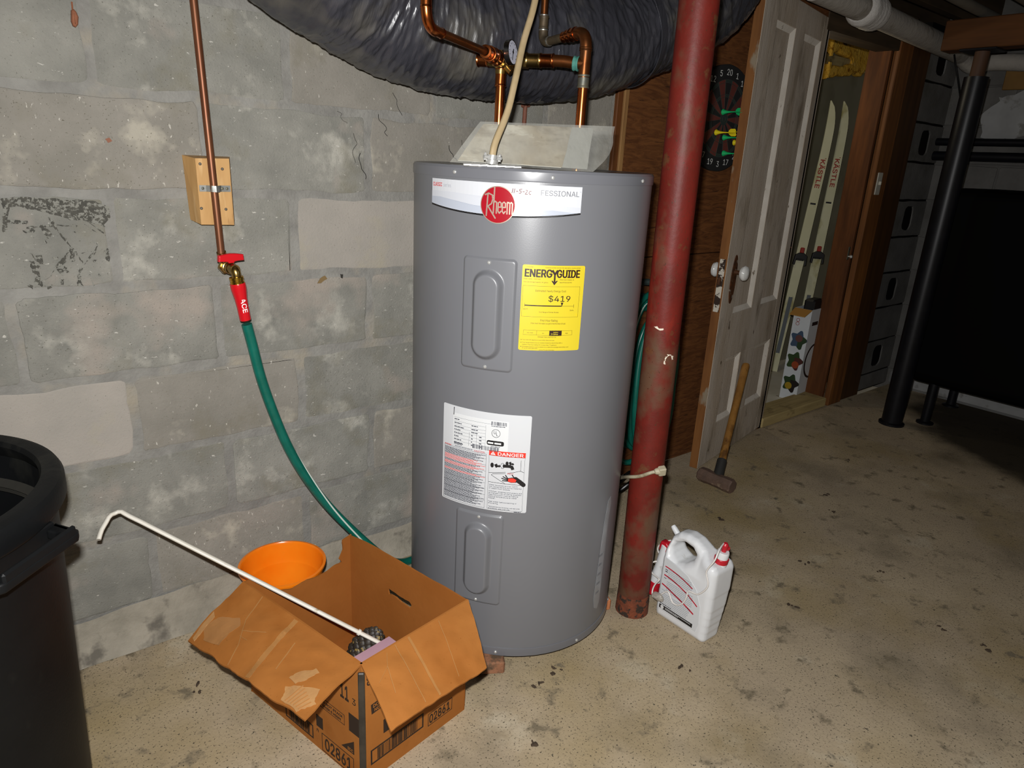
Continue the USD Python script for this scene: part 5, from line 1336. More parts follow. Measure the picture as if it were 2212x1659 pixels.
# left face (s measured back from the near edge)
onface('print_number', [mv(slab_frame(0, 0, 0.104, 0.047, 0.0014), 0.029, 0.0035, 0), mv(flipx(text('02861', 0.030, 0.086, bold=True), 0.123), 0, 0.0125, 0)], 'L')
onface('print_tag', [ext(Polygon([(0.027, 0.062), (0.027, 0.096), (0.067, 0.062)]), 0.0004)], 'L')
onface('print_tag', [mv(flipx(text('SDC', 0.0075, 0.017), 0.0470), 0, 0.065, 0.0003)], 'L', mat_=M_CARD)
onface('print_square', [cbox((0.009, 0.117, 0), (0.041, 0.162, 0.0004), 0)], 'L')
onface('print_note', [mv(slab_frame(0, 0, 0.080, 0.026, 0.0009), 0.055, 0.120, 0), mv(flipx(text('DO NOT STACK', 0.0056, 0.070, bold=True), 0.131), 0, 0.1345, 0), mv(flipx(text("OVER 5 HIGH", 0.0056, 0.060, bold=True), 0.127), 0, 0.1245, 0)], 'L')
onface('print_number', [mv(flipx(text('3', 0.0150, bold=False), 0.0290), 0, 0.190, 0)], 'L')
onface('print_number', [mv(flipx(text('11', 0.034, 0.026, bold=True), 0.066), 0, 0.188, 0)], 'L')
onface('bar_code', [mv(slab_frame(0, 0, 0.10, 0.036, 0.0030), 0.163, 0.0145, 0), mv(bars(26, 0.074, 0.028, 13), 0.176, 0.0185, 0)], 'L')
onface('print_square', [cbox((0.128, 0.060, 0), (0.150, 0.090, 0.0004), 0)], 'L')
onface('print_letter', [mv(flipx(text('n', 0.010), 0.1500), 0, 0.044, 0)], 'L')
# dark tape up the near edge
MT = fr(bN + 0.0015 * (oL_ + oR_), (eR_ - eL_), (eR_ + eL_))
q = T(cbox((-0.0065, -0.003, 0.001), (0.0065, 0.0035, 0.284), 0.002), MT)
obj('edge_tape', q, mat('black_edge_tape', S('#2b2722'), S('#3a352e'), scale=30, rough=0.5, patches=[(S('#7d5a38'), 40, 0.64, 0.68, (1, 1, 0.3))]), bx)

# ---- what lies in the box
obj('orange_sack', T(pillow(jit(rrect(0.0, 0.0, 0.19, 0.20, 0.03), 0.004, 3, 0.02), 0.055, 0.012, seglen=0.012), fr(bN + eR_ * 0.012 + eL_ * 0.035 + UPZ * 0.006, eR_, eL_)), mat('orange_brown_bag', S('#a5571f'), S('#b3662b'), scale=8, rough=0.35, spec=0.5, bump=0.003, bscale=40, patches=[(S('#8a4050'), 7, 0.6, 0.7, (1, 1, 1))]), label='orange-brown plastic bag lying in the bottom of the cardboard box', cat='bag')
# pine cone of many scales
M_CONE = mat('cone_scale', S('#241f1a'), S('#352d24'), scale=60, rough=0.5, spec=0.4, patches=[(S('#86713f'), 95, 0.60, 0.64, (1, 1, 1))])
pc0 = np.array((0.6250, -0.4754, 0.1000)); 
pc = thing('pine_cone', 'big dark pine cone lying in the cardboard box', 'pine cone', pc0 - [0, 0, 0.045])
ax = eR_ * 0.85 + eL_ * 0.5; ax /= np.linalg.norm(ax)
CM = along(pc0 - ax * 0.05, pc0)
obj('core', lathe([(0, -0.01), (0.022, 0.0), (0.033, 0.025), (0.035, 0.05), (0.028, 0.085), (0.016, 0.11), (0, 0.12)], 28, CM), M_CONE, pc)
scal = trimesh.creation.icosphere(1, 1.0); scal.apply_transform(np.diag([0.0085, 0.0034, 0.0105, 1]))
for k in range(120):
    zt = (k + 0.5) / 120
    z_ = -0.008 + 0.122 * zt
    r__ = np.interp(z_, [-0.01, 0.0, 0.025, 0.05, 0.085, 0.11, 0.12], [0.006, 0.022, 0.033, 0.035, 0.028, 0.015, 0.003])
    th__ = k * 2.39996
    o_ = np.array([math.cos(th__), math.sin(th__), 0.55]); 
    q = T(scal, fr((r__ * math.cos(th__), r__ * math.sin(th__), z_), (-math.sin(th__), math.cos(th__), 0), o_) @ trimesh.transformations.rotation_matrix(PI / 2, (1, 0, 0)))
    obj('cone_scale', T(q, CM), M_CONE, pc)
obj('foam_board', T(cbox((0.006, 0.0055, 0.006), (0.105, 0.046, 0.284), 0.002), fr(bN, eR_, eL_)), mat('mauve_foam', S('#a07a86'), S('#ab8691'), scale=6, rough=0.8), label='mauve foam board standing against the near side of the box', cat='board')
# ---- bent white rod leaning across the box
M_ROD = mat('white_enamel_rod', S('#dcd6c8'), S('#e6e1d6'), scale=20, rough=0.3, spec=0.5, patches=[(S('#b5a888'), 18, 0.66, 0.72, (1, 1, 1))])
r0_, r1_ = np.array((0.6611, -0.5337, 0.1300)), np.array((0.4085, -0.3354, 0.3120))
dr_ = (r1_ - r0_) / np.linalg.norm(r1_ - r0_)
LT = 0.692
RPT = [r0_ - dr_ * 0.03 + dr_ * s for s in np.linspace(0, LT, 24)]
e1_ = RPT[-1]
tip = np.array((0.1494, -0.2050, 0.4252))
dt = (tip - (e1_ + dr_ * 0.02)); dt /= np.linalg.norm(dt)
RPT += [e1_ + dr_ * 0.012 - UPZ * 0.0005, e1_ + dr_ * 0.021 - UPZ * 0.004 + dt * 0.006, e1_ + dr_ * 0.025 + dt * 0.018] + [e1_ + dr_ * 0.025 + dt * s for s in (0.035, 0.05)] + [tip]
rdv = thing('curtain_rod', 'bent white metal curtain rod leaning across the cardboard box', 'rod', RPT[0])
an = np.arange(12) * 2 * PI / 12
obj('rod', sweep(spline(RPT, 70), np.c_[0.0072 * np.cos(an), 0.0048 * np.sin(an)]), M_ROD, rdv, smooth=50)
jn = r0_ + dr_ * np.linalg.norm(np.array((0.6069, -0.4780, 0.1650)) - r0_)
obj('sleeve_edge', tube([jn - dr_ * 0.003, jn, jn + dr_ * 0.003], 0.0074, 14), M_ROD, rdv, smooth=50)

# ------------------------------------------------------------------ bricks under the heater
M_BRICK = mat('red_brick', S('#8a6048'), S('#96694e'), scale=18, rough=0.9, spec=0.2, bump=0.002, bscale=90, patches=[(S('#5c4a3a'), 20, 0.52, 0.62, (1, 1, 1)), (S('#a5937c'), 30, 0.6, 0.68, (1, 1, 1))])
M_BRICK2 = mat('orange_brick', S('#b5714a'), S('#c07d55'), scale=18, rough=0.9, spec=0.2, bump=0.002, bscale=90)
pb_ = np.array((0.9243, -0.6381, 0.0000))


def brick(M, mt, label):
    obj('brick', T(trimesh.convex.convex_hull(np.vstack([cbox((0, 0, 0), (0.09, 0.19, 0.0355), 0.004).vertices])), M), mt, label=label, cat='brick', group=None)


brick(fr(pb_ + [0.0, 0, 0.0], (-0.86, 0.50, 0), (0.50, 0.86, 0)) @ np.diag([1, 1, -1, 1.0]), M_BRICK, 'grimy brick under the front of the heater beside the cardboard box')
pb2 = np.array((1.3378, -0.6093, 0.0000))
brick(fr(pb2, (-0.94, 0.34, 0), (0.34, 0.94, 0)) @ np.diag([1, 1, -1, 1.0]), M_BRICK2, 'orange brick under the heater edge nearest the red post')
# ------------------------------------------------------------------ white sprayer jug
M_JUG = mat('white_jug_plastic', S('#d5d7da'), S('#dcdee0'), scale=6, rough=0.38, spec=0.45, patches=[(S('#b7b5af'), 12, 0.66, 0.74, (1, 1, 1))])
M_JUGRED = mat('jug_red', S('#b81a2a'), rough=0.35, spec=0.5)
JX = 1.43
jb = thing('sprayer_jug', 'white plastic weed-killer jug with handle, red collar and thin hose', 'jug', (JX, -0.775, 0))
JM = fr((JX, -0.690, 0.0), (0, -1, 0), (0, 0, 1))           # x runs right along the face, y up, z towards -x (the room)
yz = lambda *P: [(-0.690 - p[1], p[2]) for p in P]
sil = Polygon([(0.004, 0.0), (0.166, 0.0), (0.172, 0.008), (0.176, 0.10), (0.178, 0.19), (0.177, 0.222), (0.168, 0.236), (0.150, 0.240), (0.138, 0.246), (0.118, 0.262), (0.090, 0.276), (0.060, 0.280), (0.032, 0.273), (0.012, 0.252), (0.003, 0.215), (0.0, 0.02)])
hole = Polygon([(0.026, 0.240), (0.055, 0.252), (0.083, 0.248), (0.098, 0.236), (0.094, 0.217), (0.072, 0.198), (0.048, 0.190), (0.028, 0.202), (0.020, 0.222)]).buffer(0.006).buffer(-0.006)
JT = 0.098
# the moulded body: outline and thickness blended by a distance field
from scipy import ndimage
import manifold3d
from shapely import contains_xy
gs = 0.001
gx, gy = np.arange(-0.03, 0.24, gs), np.arange(-0.03, 0.33, gs)
GX, GY = np.meshgrid(gx, gy, indexing='ij')
ins = contains_xy(sil.buffer(-0.006).buffer(0.012).buffer(-0.006).difference(hole), GX, GY)
sd2 = ndimage.gaussian_filter(np.where(ins, -ndimage.distance_transform_edt(ins), ndimage.distance_transform_edt(~ins)) * gs, 1.2)
RJ = 0.020


def jug_field(x, y, z):
    i = min(max(int((x + 0.03) / gs + 0.5), 0), sd2.shape[0] - 1); j = min(max(int((y + 0.03) / gs + 0.5), 0), sd2.shape[1] - 1)
    tt = min(max((y - 0.185) / 0.07, 0.0), 1.0) * min(max((0.150 - x) / 0.03, 0.0), 1.0)
    hz_ = JT / 2 - 0.020 * tt - 0.010 * min(max((0.16 - y) / 0.16, 0.0), 1.0)
    a_, b_ = sd2[i, j] + RJ, abs(z - JT / 2 - 0.010 * min(max((0.16 - y) / 0.16, 0.0), 1.0)) - hz_ + RJ
    return -(min(max(a_, b_), 0.0) + math.hypot(max(a_, 0.0), max(b_, 0.0)) - RJ)


pj_ = manifold3d.Manifold.level_set(jug_field, [-0.012, -0.012, -0.012, 0.195, 0.295, JT + 0.012], 0.0034)
pm_ = pj_.to_mesh()
pj = trimesh.Trimesh(pm_.vert_properties[:, :3], pm_.tri_verts, process=False)
trimesh.smoothing.filter_taubin(pj, iterations=24)
JB = JM @ trimesh.transformations.translation_matrix((0, 0, -JT))
jbody = obj('jug_body', T(pj, JB), M_JUG, jb, smooth=True)
jp = lambda x, y, z=0.0: (JM @ np.array([x, y, z, 1.0]))[:3]
obj('neck', lathe([(0.0, -0.02), (0.0185, -0.02), (0.0185, 0.012), (0.0165, 0.016)], 32, along(jp(0.1555, 0.228, -0.05), jp(0.158, 0.25, -0.05))), M_JUG, jb, smooth=40)
cM = along(jp(0.1570, 0.238, -0.05), jp(0.1595, 0.26, -0.05))
obj('red_collar', lathe([(0.0165, -0.001), (0.0190, 0.0), (0.0192, 0.002), (0.0192, 0.013), (0.0180, 0.0145), (0.012, 0.0145)], 36, cM), M_JUGRED, jb)
obj('cap', lathe([(0.0165, 0.013), (0.0168, 0.030), (0.0150, 0.034), (0.0, 0.034)], 32, cM), M_JUG, jb)
obj('red_valve', [lathe([(0.0068, 0.033), (0.0068, 0.044), (0.0085, 0.047), (0.0085, 0.055), (0.005, 0.060), (0, 0.060)], 20, cM), T(cbox((-0.016, -0.004, 0.036), (-0.004, 0.004, 0.046), 0.001), cM)], M_JUGRED, jb)
# moulded label field and print
lf = Polygon([(0.014, 0.030), (0.145, 0.030), (0.152, 0.06), (0.148, 0.110), (0.130, 0.152), (0.098, 0.178), (0.055, 0.190), (0.016, 0.196)]).buffer(0.004).buffer(-0.003)
lb = obj('label', T(pillow(lf, 0.0022, 0.001, n=2, seglen=0.01), JM @ trimesh.transformations.translation_matrix((0, 0, -0.0012))), mat('jug_label', S('#cdd0d3'), rough=0.4), jbody, smooth=40, label='printed paper label with red bars')
lay = lambda q, z=0.0012: T(trimesh.util.concatenate(q) if isinstance(q, list) else q, JM @ trimesh.transformations.translation_matrix((0, 0, z)))
arc = lambda x0, y0, x1, y1, s, w: ext(LineString([(x0 + (x1 - x0) * t, y0 + (y1 - y0) * t + s * t * (1 - t)) for t in np.linspace(0, 1, 9)]).buffer(w, cap_style='flat'), 0.0004)
M_PINKRED = mat('label_red', S('#b32033'), rough=0.45)
obj('red_bar', lay([arc(0.022, 0.170, 0.118, 0.150, 0.018, 0.0016), arc(0.022, 0.143, 0.112, 0.122, 0.016, 0.0018), arc(0.018, 0.112, 0.060, 0.101, 0.004, 0.0020), arc(0.060, 0.101, 0.132, 0.077, 0.006, 0.0022), arc(0.112, 0.121, 0.140, 0.106, 0.002, 0.0018)]), M_PINKRED, jbody, smooth=False)
q = []
for i in range(22):
    y = 0.164 - i * 0.0054
    if 5 < i % 8 < 7:
        continue
    q += greek(0.034 if i < 13 else 0.020, 0.112 + 0.012 * math.sin(i * 0.15), y, 0.0016, 700 + i)
obj('label_print', lay(q), mat('label_grey_print', S('#9fa1a6'), rough=0.5), jbody, smooth=False)
obj('label_print', lay(greek(0.024, 0.032, 0.160, 0.0028, 801) + greek(0.024, 0.032, 0.154, 0.0028, 802) + greek(0.023, 0.031, 0.133, 0.002, 803) + greek(0.020, 0.06, 0.050, 0.002, 804)), M_TXT, jbody, smooth=False)
bbar = obj('black_bar', lay(cbox((0.019, 0.0345, 0), (0.134, 0.0465, 0.0004), 0)), M_BLACK, jbody, smooth=False)
obj('bar_print', lay([ext(Point(0.0295, 0.0405).buffer(0.0058), 0.0003)] + greek(0.040, 0.128, 0.0420, 0.0016, 811) + greek(0.040, 0.086, 0.0385, 0.0016, 812), 0.0017), M_WL2, jbody, smooth=False)
# thin white hose
hz = -0.0; HX = JX - 0.006
hp_ = [cM[:3, 3] + cM[:3, 2] * 0.058 + np.array([-0.004, 0.004, 0]), (1.4400, -0.8610, 0.2916), (1.4240, -0.8622, 0.2675), (1.4225, -0.8457, 0.2257), (1.4225, -0.8536, 0.2047), (1.4225, -0.8553, 0.1858), (1.4225, -0.8428, 0.1628), (1.4225, -0.8243, 0.1464), (1.4225, -0.8005, 0.1414), (1.4215, -0.7986, 0.1289), (1.4215, -0.7930, 0.1049), (1.4215, -0.7773, 0.0835), (1.4215, -0.7551, 0.0809), (1.4225, -0.7379, 0.1022), (1.4225, -0.7257, 0.0952), (1.4200, -0.7107, 0.0753), (1.4200, -0.6925, 0.0600), (1.4250, -0.6818, 0.0689), (1.4300, -0.6881, 0.1015), (1.4320, -0.6946, 0.1151), (1.4400, -0.6657, 0.1145), (1.4450, -0.6457, 0.1266), (1.4550, -0.6537, 0.1443), (1.4700, -0.6713, 0.1498), (1.4750, -0.6790, 0.1613), (1.4750, -0.6657, 0.1589), (1.4700, -0.6485, 0.1748), (1.4700, -0.6569, 0.1990), (1.4800, -0.6826, 0.2206)]
obj('thin_hose', tube(spline(hp_, 220), 0.0023, 10), mat('hose_white', S('#dcd8d4'), rough=0.35), jb, smooth=50)
# spray gun hung on the far side of the jug
gx_ = 1.485
ga, gb = np.array((1.4700, -0.6481, 0.0365)), np.array((1.4700, -0.6777, 0.2079))
gd = gb - ga; GL = np.linalg.norm(gd); gd /= GL
GM_ = along(ga, gb)
obj('spray_gun', lathe([(0, 0), (0.017, 0.0), (0.0178, 0.003), (0.0170, 0.040), (0.0172, 0.041), (0.0172, 0.072), (0.0160, 0.076), (0.0160, 0.086), (0.0150, 0.090), (0.0150, GL - 0.002), (0.012, GL), (0, GL)], 28, GM_), M_JUG, jb, smooth=40)
obj('red_cap', lathe([(0, -0.001), (0.0176, -0.001), (0.0184, 0.002), (0.0180, 0.042), (0.0168, 0.043)], 28, GM_), M_JUGRED, jb, smooth=40)
obj('red_cap', T(pillow(Polygon([(-0.012, 0.0), (0.020, 0.0), (0.022, 0.022), (0.010, 0.032), (-0.008, 0.030), (-0.013, 0.016)]), 0.024, 0.005, seglen=0.005), fr(gb + [0.012, 0.006, -0.022], (0, -1, 0), (0, 0, 1))), M_JUGRED, jb, smooth=40)
na, nb = np.array((1.4870, -0.7132, 0.2321)), np.array((1.4870, -0.6829, 0.2574))
obj('spray_nozzle', lathe([(0, 0), (0.0090, 0), (0.0082, 0.030), (0.0070, 0.038), (0.0058, 0.040), (0.004, 0.040), (0.004, 0.037), (0, 0.037)], 20, along(na + (nb - na) * 0.2, nb + (nb - na) * 0.25)), M_JUG, jb)
CLR = usdkit.material(stage, '/World/Looks/clear_plastic_tie', {'tr': ('transparent_bsdf', {'color': (0.97, 0.96, 0.94)}), 'p': ('principled_bsdf', {'base_color': S('#b9b3aa'), 'roughness': 0.12, 'specular_ior_level': 0.8}), 'm': ('mix_closure', {'fac': 0.5})}, [('tr.BSDF', 'm.closure1'), ('p.BSDF', 'm.closure2')], surface='m.closure')
bagp = trimesh.creation.icosphere(4, 1.0); vv = bagp.vertices.copy()
bagp.vertices = vv * (1 + 0.35 * (meshkit.fbm(vv * 2.2 + 5, 3, 9) - 0.5))[:, None] * [0.010, 0.020, 0.011] + np.array((1.4120, -0.7122, 0.0763))
obj('clear_tie', bagp, CLR, jb, smooth=True, label='crumpled clear plastic twist tie')

# ------------------------------------------------------------------ sledge hammer
M_IRON = mat('rusty_hammer_iron', S('#5d4a3f'), S('#6e574a'), scale=30, rough=0.75, metal=0.2, bump=0.0008, bscale=120, patches=[(S('#87735f'), 25, 0.62, 0.70, (1, 1, 1))])
M_HANDLE = mat('hammer_handle_wood', S('#7d5526'), S('#94682f'), scale=8, rough=0.5, spec=0.4, stretch=(3, 3, 0.4), patches=[(S('#5d3d1a'), 10, 0.55, 0.68, (2, 2, 0.4))])
sh_ = thing('sledge_hammer', 'sledge hammer standing head-down against the open door', 'hammer', (2.3207, -0.2698, 0.0000))
a0_, a1_ = np.array((2.2893, -0.2047, 0.0300)), np.array((2.2960, -0.3597, 0.0300))
dv = (a1_ - a0_); LL = np.linalg.norm(dv); dv /= LL
oc = [(math.cos(x) * 0.031, math.sin(x) * 0.031) for x in np.arange(8) * PI / 4 + PI / 8]
oc2 = np.array(oc)
ts = [0, 0.03, 0.22, 0.32, 0.68, 0.78, 0.97, 1.0]; scs = [0.86, 0.97, 1.0, 0.93, 0.93, 1.0, 0.97, 0.86]
pts_ = np.array([a0_ + dv * LL * t for t in ts])
side_ = np.cross(dv, [0, 0, 1.0]); side_ /= np.linalg.norm(side_)
V_h = np.vstack([pts_[i] + scs[i] * (oc2[:, :1] * side_ + oc2[:, 1:] * np.array([0, 0, 1.0])) for i in range(8)] + [pts_[:1], pts_[-1:]])
Fh = []
for i in range(7):
    for j in range(8):
        p_, q_ = i * 8 + j, i * 8 + (j + 1) % 8
        Fh += [(p_, q_, q_ + 8), (p_, q_ + 8, p_ + 8)]
for j in range(8):
    Fh += [(64, (j + 1) % 8, j), (65, 56 + j, 56 + (j + 1) % 8)]
hm_ = trimesh.Trimesh(V_h, Fh, process=False); hm_.fix_normals()
obj('hammer_head', hm_, M_IRON, sh_, smooth=25)
hb0 = a0_ * 0.47 + a1_ * 0.53
ht = (DM @ np.array([*(0.3621, 0.4164), 0.020, 1.0]))[:3]
obj('handle', sweep(np.array([hb0 + (ht - hb0) * t for t in (0, 0.1, 0.3, 0.6, 0.9, 0.985, 1.0)]), np.c_[0.0175 * np.cos(np.arange(16) * PI / 8), 0.0145 * np.sin(np.arange(16) * PI / 8)], scale=[0.95, 0.98, 0.9, 0.92, 1.0, 1.0, 0.85]), M_HANDLE, sh_, smooth=50)
obj('rubber_sleeve', tube([hb0 + (ht - hb0) * t for t in (0.02, 0.09, 0.155, 0.165)], [0.0215, 0.020, 0.0200, 0.0185], 18), mat('worn_black_rubber', S('#2b2a28'), rough=0.6), sh_, label='black collar at the foot of the handle')

# ------------------------------------------------------------------ dartboard and darts
DC = np.array([2.376, -0.001, 1.414]); DRAD = 0.19
db = thing('dartboard', 'round black and red dartboard on the plywood between the post and the door', 'dartboard', DC)
BM = fr(DC + [0, 0.0, 0], (1, 0, 0), (0, 0, 1))
M_DBLACK = mat('dartboard_black', S('#161616'), rough=0.75)
M_DRED = mat('dartboard_red', S('#54231b'), S('#5f281e'), scale=20, rough=0.8)
M_DGREEN = mat('dartboard_green', S('#1f2b26'), rough=0.8)
M_WIRE = mat('dart_wire', S('#5b5c58'), rough=0.4, metal=0.6)
M_NUM = mat('number_white', S('#c9c9c5'), rough=0.5)
obj('board', T(lathe([(0, 0), (DRAD, 0), (DRAD, 0.018), (DRAD - 0.003, 0.020), (0, 0.020)], 72), BM), M_DBLACK, db, smooth=30)
RO = 0.138


def sector(r0, r1, a0, a1, n=6):
    aa = np.linspace(a0, a1, n)
    return Polygon([(r1 * math.sin(x), r1 * math.cos(x)) for x in aa] + [(r0 * math.sin(x), r0 * math.cos(x)) for x in aa[::-1]])


nums = [20, 1, 18, 4, 13, 6, 10, 15, 2, 17, 3, 19, 7, 16, 8, 11, 14, 9, 12, 5]
at = lambda q, z: T(q, BM @ trimesh.transformations.translation_matrix((0, 0, z)))
for k, n_ in enumerate(nums):
    a0, a1 = (k - 0.5) * PI / 10, (k + 0.5) * PI / 10
    red = k % 2 == 1
    for ra, rb in ((0.022, 0.077), (0.087, 0.127)):
        obj('score_sector', at(ext(sector(ra, rb, a0, a1), 0.001), 0.0200), M_DRED if red else M_DBLACK, db, smooth=False)
    for ra, rb in ((0.077, 0.087), (0.127, RO)):
        obj('score_ring', at(ext(sector(ra, rb, a0, a1), 0.001), 0.0200), M_DRED if red else M_DGREEN, db, smooth=False)
    r_n = 0.163
    obj('number', at(mv(text(str(n_), 0.021, None if len(str(n_)) == 2 else None, center=True), r_n * math.sin(k * PI / 10), r_n * math.cos(k * PI / 10) - 0.0105, 0), 0.0202), M_NUM, db, smooth=False)
w_ = []
for r0 in (0.010, 0.022, 0.077, 0.087, 0.127, RO):
    w_.append(ext(Point(0, 0).buffer(r0 + 0.0007, 24).difference(Point(0, 0).buffer(r0 - 0.0007, 24)), 0.0016))
for k in range(20):
    a0 = (k - 0.5) * PI / 10
    w_.append(ext(LineString([(0.022 * math.sin(a0), 0.022 * math.cos(a0)), (RO * math.sin(a0), RO * math.cos(a0))]).buffer(0.0006), 0.0016))
obj('spider_wire', at(trimesh.util.concatenate(w_), 0.0205), M_WIRE, db, smooth=False)
obj('bull', at(ext(Point(0, 0).buffer(0.0215, 12), 0.001), 0.020), M_DGREEN, db, smooth=False)


def make_dart(colour, label, loc, group):
    d = thing('dart', label, 'dart', loc, group)
    base = fr(loc, (1, 0, 0), (0, 0, 1))                     # z out of the board
    obj('barrel', T(lathe([(0, -0.004), (0.001, -0.003), (0.002, 0.0), (0.0105, 0.003), (0.0110, 0.006), (0.0075, 0.012), (0.0045, 0.024), (0.0026, 0.040), (0.0020, 0.060), (0.0018, 0.066)], 18), base), colour, d, smooth=40)
    fl_ = Polygon([(0.0, 0.058), (0.008, 0.062), (0.0135, 0.070), (0.0140, 0.088), (0.009, 0.092), (0.0, 0.090)])
    for k in range(4):
        q = ext(fl_, 0.0008); q.apply_translation((0, 0, -0.0004))
        M = np.eye(4); M[:3, 0], M[:3, 1], M[:3, 2] = (math.cos(k * PI / 2 + 0.35), math.sin(k * PI / 2 + 0.35), 0), (0, 0, 1), (math.sin(k * PI / 2 + 0.35), -math.cos(k * PI / 2 + 0.35), 0)
        obj('flight', T(q, base @ M), colour, d, smooth=False)
    return d


M_DG = mat('dart_green', S('#19a860'), rough=0.4)
M_DY = mat('dart_yellow', S('#d8c41c'), rough=0.4)
YB = -0.024
dg = make_dart(M_DG, 'green dart stuck just above the bull of the dartboard', (2.3569, -0.0240, 1.4374), 'darts in the dartboard')
dup(dg, (2.3844, -0.0240, 1.3484), 'green dart stuck below the bull, between the two yellow darts', group='darts in the dartboard')
dup(dg, (2.3953, -0.0240, 1.2915), 'green dart stuck lowest in the dartboard', group='darts in the dartboard')
dy = make_dart(M_DY, 'yellow dart stuck left of centre below the bull', (2.3309, -0.0240, 1.3636), 'darts in the dartboard')
dup(dy, (2.4546, -0.0240, 1.3335), 'yellow dart nearest the door, half hidden by it', group='darts in the dartboard')

# ------------------------------------------------------------------ storage room: insulation, skis, star box
M_FOAM = mat('yellow_foam', S('#cc9a30'), S('#dcb04a'), scale=14, rough=0.9, spec=0.1, bump=0.006, bscale=60, patches=[(S('#8f5f14'), 22, 0.58, 0.66, (1, 1, 1)), (S('#d9c278'), 10, 0.62, 0.7, (1, 1, 1))])
yz_ = [(p[0], p[2]) for p in ((4.1675, 0.6200, 1.7718), (4.1621, 0.6200, 1.9831), (4.3262, 0.6200, 1.9799), (4.6436, 0.6200, 2.0000), (4.6180, 0.6200, 1.8657), (4.5736, 0.6200, 1.8292), (4.4809, 0.6200, 1.8247), (4.4316, 0.6200, 1.8040), (4.2880, 0.6200, 1.7968))]
hz_ = [(p[0], p[2]) for p in ((4.1597, 0.6200, 1.8777), (4.1933, 0.6200, 1.9015), (4.2762, 0.6200, 1.9114), (4.3630, 0.6200, 1.9168), (4.4236, 0.6200, 1.8934), (4.4187, 0.6200, 1.8774), (4.3318, 0.6200, 1.8549), (4.1887, 0.6200, 1.8290))]
ip = jit(Polygon(yz_), 0.006, 2, 0.03).difference(jit(Polygon(hz_), 0.006, 4, 0.02))
q = pillow(ip, 0.05, 0.014, n=4, seglen=0.014)
v = q.vertices; v[:, 2] += 0.02 * (meshkit.fbm(v * 14, 3, 3) - 0.5) * (v[:, 2] > 0.03); q.vertices = v
obj('foam_insulation', T(q, fr((0, 0.638, 0), (1, 0, 0), (0, 0, 1))), M_FOAM, label='torn yellow foam insulation high on the storage room wall', cat='insulation', smooth=50)
M_SKI = mat('ski_cream', S('#c9c6a2'), S('#d2cfae'), scale=7, rough=0.45, spec=0.4, patches=[(S('#a79f6d'), 9, 0.58, 0.7, (1, 1, 0.5))])
M_SKIRED = mat('ski_red_print', S('#9a2c20'), rough=0.5)
M_SKIBLK = mat('binding_black', S('#1c1b1b'), rough=0.5)
M_SKIGREY = mat('ski_grey_band', S('#5f6468'), rough=0.5)


